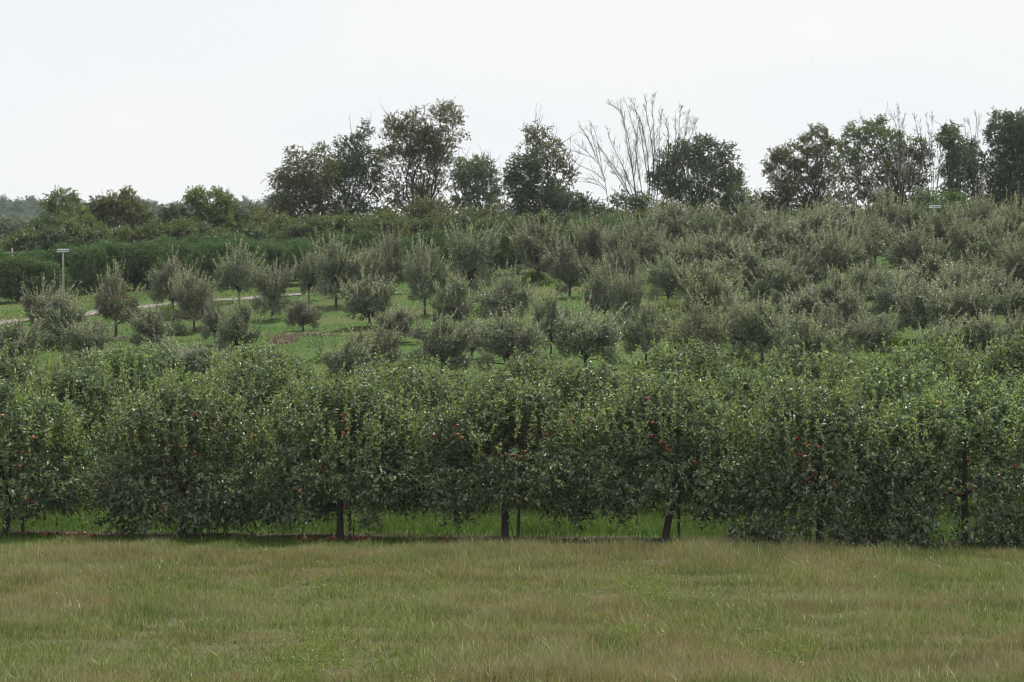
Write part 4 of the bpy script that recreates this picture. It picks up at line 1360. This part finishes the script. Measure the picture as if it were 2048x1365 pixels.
GB = 'bushes below the skyline trees'
BUSH = [  # label, d, lobes, foot, material
    ('dark rounded bush with a lime-edged top left of the white sign', 196, [(95, 452, 26, 16), (90, 468, 28, 20), (110, 470, 26, 24), (100, 488, 34, 18)], (100, 495), M_DARK, 1.3),
    ('thin-topped dark tree behind the lime-edged bush, sky through its twigs', 222, [(105, 403, 16, 10, .4), (130, 394, 12, 8, .4), (97, 412, 12, 8, .4), (120, 412, 18, 8, .5), (138, 405, 10, 12, .5), (118, 425, 26, 10, .6), (145, 420, 18, 14, .6), (115, 440, 30, 14)], (125, 455), M_OLIVE, .8),
    ('olive bush with a ragged top between the white sign and the tall left bush', 200, [(150, 432, 22, 14), (140, 450, 26, 18), (165, 455, 34, 20), (130, 470, 30, 18), (180, 478, 40, 16)], (155, 490), M_YGREEN, 1.1),
    ('tallest bush of the left hedgerow with a knobbly dark green top', 203, [(182, 414, 10, 10, .7), (200, 418, 16, 12), (232, 404, 24, 12), (256, 398, 8, 10), (215, 422, 30, 16), (250, 420, 34, 16), (235, 440, 46, 20), (275, 435, 22, 20), (195, 445, 26, 22), (240, 465, 60, 22), (290, 440, 14, 18, .6), (290, 465, 24, 20)], (240, 485), M_OLIVE, 1.2),
    ('small dark forked bush in the middle of the left hedgerow', 200, [(336, 430, 12, 12), (340, 445, 14, 12), (358, 440, 14, 14), (325, 455, 14, 14), (345, 462, 26, 14), (368, 445, 10, 10, .7), (330, 478, 26, 14)], (340, 485), M_DARK, 1.2),
    ('straw-yellow bush beside the small dark forked bush', 198, [(380, 462, 14, 14), (365, 475, 20, 12), (392, 475, 18, 14), (352, 480, 20, 10)], (375, 490), M_YGREEN, 1.1),
    ('two-headed tall bush with yellowish lower leaves in the left hedgerow', 200, [(400, 392, 12, 10), (392, 403, 14, 12), (408, 408, 16, 12), (440, 394, 12, 12), (436, 408, 10, 14), (448, 412, 8, 12, .6), (384, 410, 8, 8, .6), (412, 428, 26, 16), (432, 432, 20, 14), (412, 450, 28, 16), (440, 450, 20, 18), (420, 470, 34, 18)], (418, 485), M_YGREEN, 1.15),
    ('dark upright bush right of the two-headed bush', 202, [(470, 435, 12, 16), (465, 455, 18, 18), (488, 460, 14, 18), (475, 475, 26, 14), (506, 445, 9, 22, .8)], (475, 490), M_DARK, 1.2),
    ('brownish loose bush below the drooping olive tree, left side', 197, [(530, 440, 16, 18, .8), (520, 458, 20, 18), (545, 462, 22, 20), (560, 450, 16, 16, .8), (530, 478, 30, 12)], (535, 490), M_BROWN, .9),
    ('olive undergrowth bush below the drooping tree trunk', 199, [(590, 465, 30, 18), (625, 462, 28, 20), (600, 480, 40, 12), (655, 465, 26, 18)], (620, 490), M_OLIVE, 1.1),
    ('dark green bush under the spiky-topped olive tree', 200, [(690, 458, 28, 20), (720, 455, 26, 22), (700, 475, 40, 14), (745, 465, 22, 16)], (710, 488), M_GREYG, 1.1),
    ('small dark bush in the bright gap left of the tallest leafy tree', 201, [(758, 440, 12, 12), (775, 450, 24, 16), (790, 432, 16, 10, .8), (780, 465, 34, 14)], (775, 480), M_OLIVE, 1.1),
    ('yellow-brown bush at the foot of the tallest leafy tree', 198, [(850, 420, 20, 16), (875, 425, 24, 18), (845, 442, 30, 18), (885, 445, 30, 18), (830, 458, 34, 14), (870, 462, 40, 12)], (860, 478), M_BROWN, 1.2),
    ('dark low bush below the airy grey-green tree', 199, [(925, 440, 24, 18), (955, 445, 28, 18), (985, 440, 22, 20), (940, 458, 40, 14), (1000, 420, 12, 16, .7), (1010, 450, 24, 16)], (960, 475), M_OLIVE, 1.2),
    ('low olive bush between the leafless trees and the orchard row', 197, [(1240, 440, 26, 10), (1290, 440, 30, 12), (1340, 440, 30, 12)], (1290, 460), M_OLIVE, 1.1),
    ('bright green shrub left of the right-hand white sign', 188, [(1845, 405, 14, 14), (1860, 420, 20, 16), (1840, 430, 20, 14)], (1850, 445), M_GREYG, 1.2),
    ('glossy green shrub right of the right-hand white sign', 187, [(1890, 405, 16, 14), (1912, 412, 18, 16), (1932, 420, 16, 14), (1900, 428, 28, 14)], (1905, 445), M_PEACH, 1.3),
]
for k, (lab, d, lobes, foot, mat, dn) in enumerate(BUSH):
    sky_tree('hedgerow_bush', lab, d, lobes, foot, mat, dn, leaf=.19, seed=200 + k, group=GB, gap=-.8, tr=.09, cat='bush', stems=2, up=.35)
rng = np.random.default_rng(333)
UNDER = [(px, 470 if px < 560 else (452 if px < 1210 else 440 - max(0, (px - 1300)) * .012)) for px in range(40, 2060, 52)]
for k, (px, ty) in enumerate(UNDER):
    px = px + rng.uniform(-12, 12)
    ty = ty + rng.uniform(-8, 8)
    lob = [(px - 22, ty + 18, 22, 16), (px + 22, ty + 16, 22, 16), (px, ty + 10, 20, 14), (px, ty + 34, 40, 16), (px + rng.uniform(-20, 20), ty + 2, 12, 12, .7), (px, ty + 54, 40, 16), (px - 16, ty + 78, 34, 18), (px + 18, ty + 100, 36, 20)]
    zone = 'below the left hedgerow bushes' if px < 520 else ('below the tall leafy trees' if px < 1020 else ('below the leafless trees' if px < 1500 else 'below the trees at the right'))
    sky_tree('undergrowth_bush', '%s undergrowth bush half hidden on the crest %s' % (['olive', 'dark green', 'olive', 'grey-green'][k % 4], zone), 192 + rng.uniform(-3, 3), lob, (px, ty + 90), [M_OLIVE, M_DARK, M_OLIVE, M_GREYG][k % 4], 1.7, leaf=.2, seed=700 + k, group='undergrowth ' + zone + ', ' + ['olive', 'dark green', 'olive', 'grey-green'][k % 4], gap=-.9, tr=.07, cat='bush', stems=2)
bare_tree('two pale leafless stems above the tallest left bush', 212, (208, 430), [[(208, 430), (206, 400), (203, 380)], [(208, 430), (210, 405), (209, 392)], [(207, 420), (200, 400), (196, 392)]], M_DEADL, 31, .05, 4, .5, .2, 'bare stems', 1)
bare_tree('grey twiggy leafless shrub behind the thin-topped dark tree', 216, (150, 440), [[(150, 440), (148, 420), (142, 398)], [(150, 440), (155, 415), (157, 400)], [(150, 440), (140, 420), (134, 402)], [(150, 440), (160, 425), (164, 408)], [(150, 440), (152, 410), (150, 388)]], M_DEAD, 32, .05, 12, .7, .4, 'bare stems', 3)
bare_tree('bare thin stem behind the small bush in the bright gap', 216, (190, 430), [[(190, 430), (188, 412), (185, 398)], [(190, 430), (194, 412), (196, 404)]], M_DEAD, 33, .045, 6, .5, .2, 'bare stems', 2)

# far wood on the next rise, its distance haze partly painted in as blue leaf colour
rng = np.random.default_rng(91)
FARW = [(-25, 412), (4, 404), (30, 410), (62, 403), (85, 418), (112, 422), (-8, 438), (22, 436), (50, 440), (80, 440), (158, 420), (178, 418), (300, 412), (312, 422), (325, 424), (345, 421), (362, 415), (378, 417), (300, 432), (355, 436), (465, 412), (482, 408), (505, 420), (525, 412), (548, 402), (565, 398), (495, 434), (275, 406), (380, 430), (460, 432), (530, 430), (1030, 430), (1010, 436)]
for k, (px, ty) in enumerate(FARW):
    d = rng.uniform(960, 1040) if ty < 425 else rng.uniform(860, 920)
    s = F / d
    lob = []
    for q in range(6):
        lob.append((px + rng.normal(0, 9), ty + 10 + abs(rng.normal(0, 1)) * 9, rng.uniform(9, 14), rng.uniform(8, 12)))
    lob.append((px + rng.normal(0, 3), ty + 7, 8, 8))
    lob += [(px - 12, ty + 42, 14, 16), (px + 12, ty + 42, 14, 16), (px, ty + 64, 20, 16), (px, ty + 86, 20, 14)]
    side = 'left end' if px < 130 else ('middle' if px < 420 else 'right end')
    lb_ = {'left end': 'blue-green far tree in the distant wood at the left edge', 'middle': 'blue-green far tree in the distant wood seen above the left hedgerow', 'right end': 'blue-green far tree in the distant wood beside the drooping olive tree'}[side]
    if px > 900:
        lb_ = 'blue-green far tree glimpsed between the airy tree and the dark bushy tree'
    sky_tree('far_tree', lb_, d, lob, (px, ty + 60), M_FAR, .9, leaf=.80, seed=400 + k, group='distant wood, ' + side, gap=-1.4, tr=.3, up=.3)
for k, (px, ty) in enumerate([(10, 446), (36, 450), (60, 442), (-15, 452), (290, 445), (305, 452), (370, 452), (575, 462)]):
    lob = [(px + rng.normal(0, 8), ty + 8 + abs(rng.normal(0, 8)), rng.uniform(8, 12), rng.uniform(8, 12)) for _ in range(6)] + [(px - 8, ty + 36, 14, 14), (px + 8, ty + 38, 14, 14), (px, ty + 56, 18, 14)]
    sky_tree('far_shrub', 'pale grey-green shrub in front of the distant wood, %s' % ['second from the left edge', 'third from the left edge', 'beside the lime-edged dark bush', 'cut by the left edge', 'right of the tallest left bush', 'lower right of the tallest bush', 'left of the two-headed bush', 'below the drooping olive tree'][k], 330, lob, (px, ty + 40), M_FARG, 1.0, leaf=.26, seed=480 + k, group='pale far shrubs', gap=-.9, tr=.1, cat='shrub')

# bird
mb = MB()
mb.tube([(-.13, 0, 0), (-.06, 0, .01), (.02, 0, .01), (.09, 0, .0), (.17, 0, .01)], [.012, .045, .05, .03, .008], 8)
body = mb
for s in (-1, 1):
    body.add([(.05, 0, .02), (-.05, 0, .02), (-.02, s * .2, .09), (.05, s * .2, .09), (.02, s * .42, .03)], [(0, 1, 2), (0, 2, 3), (3, 2, 4)], 0)
M_BIRD = plain_mat('bird_feathers', (.04, .04, .04), (.07, .065, .06), .8)
p = W(1625, 118, 260)
b = obj('bird', body.build('bird', [M_BIRD], True), None, tuple(p))
b.rotation_euler = (0, .2, .9)
b.scale = (.5, .5, .5)
tag(b, 'tiny dark bird flying high in the pale sky', 'bird')

# thin summer haze
hz = MB()
hz.box((0, 560, 33), (1100, 1200, 82))
hm = bpy.data.materials.new('haze_air')
hm.use_nodes = True
ht = hm.node_tree
ht.nodes.clear()
ho = ht.nodes.new('ShaderNodeOutputMaterial')
pv_ = ht.nodes.new('ShaderNodeVolumePrincipled')
pv_.inputs['Color'].default_value = (.90, .94, 1.0, 1)
pv_.inputs['Density'].default_value = .00012
pv_.inputs['Anisotropy'].default_value = .2
ht.links.new(pv_.outputs[0], ho.inputs['Volume'])
tag(obj('haze', hz.build('haze', [hm])), 'thin bluish haze in the air over the orchard', 'haze', kind='stuff')
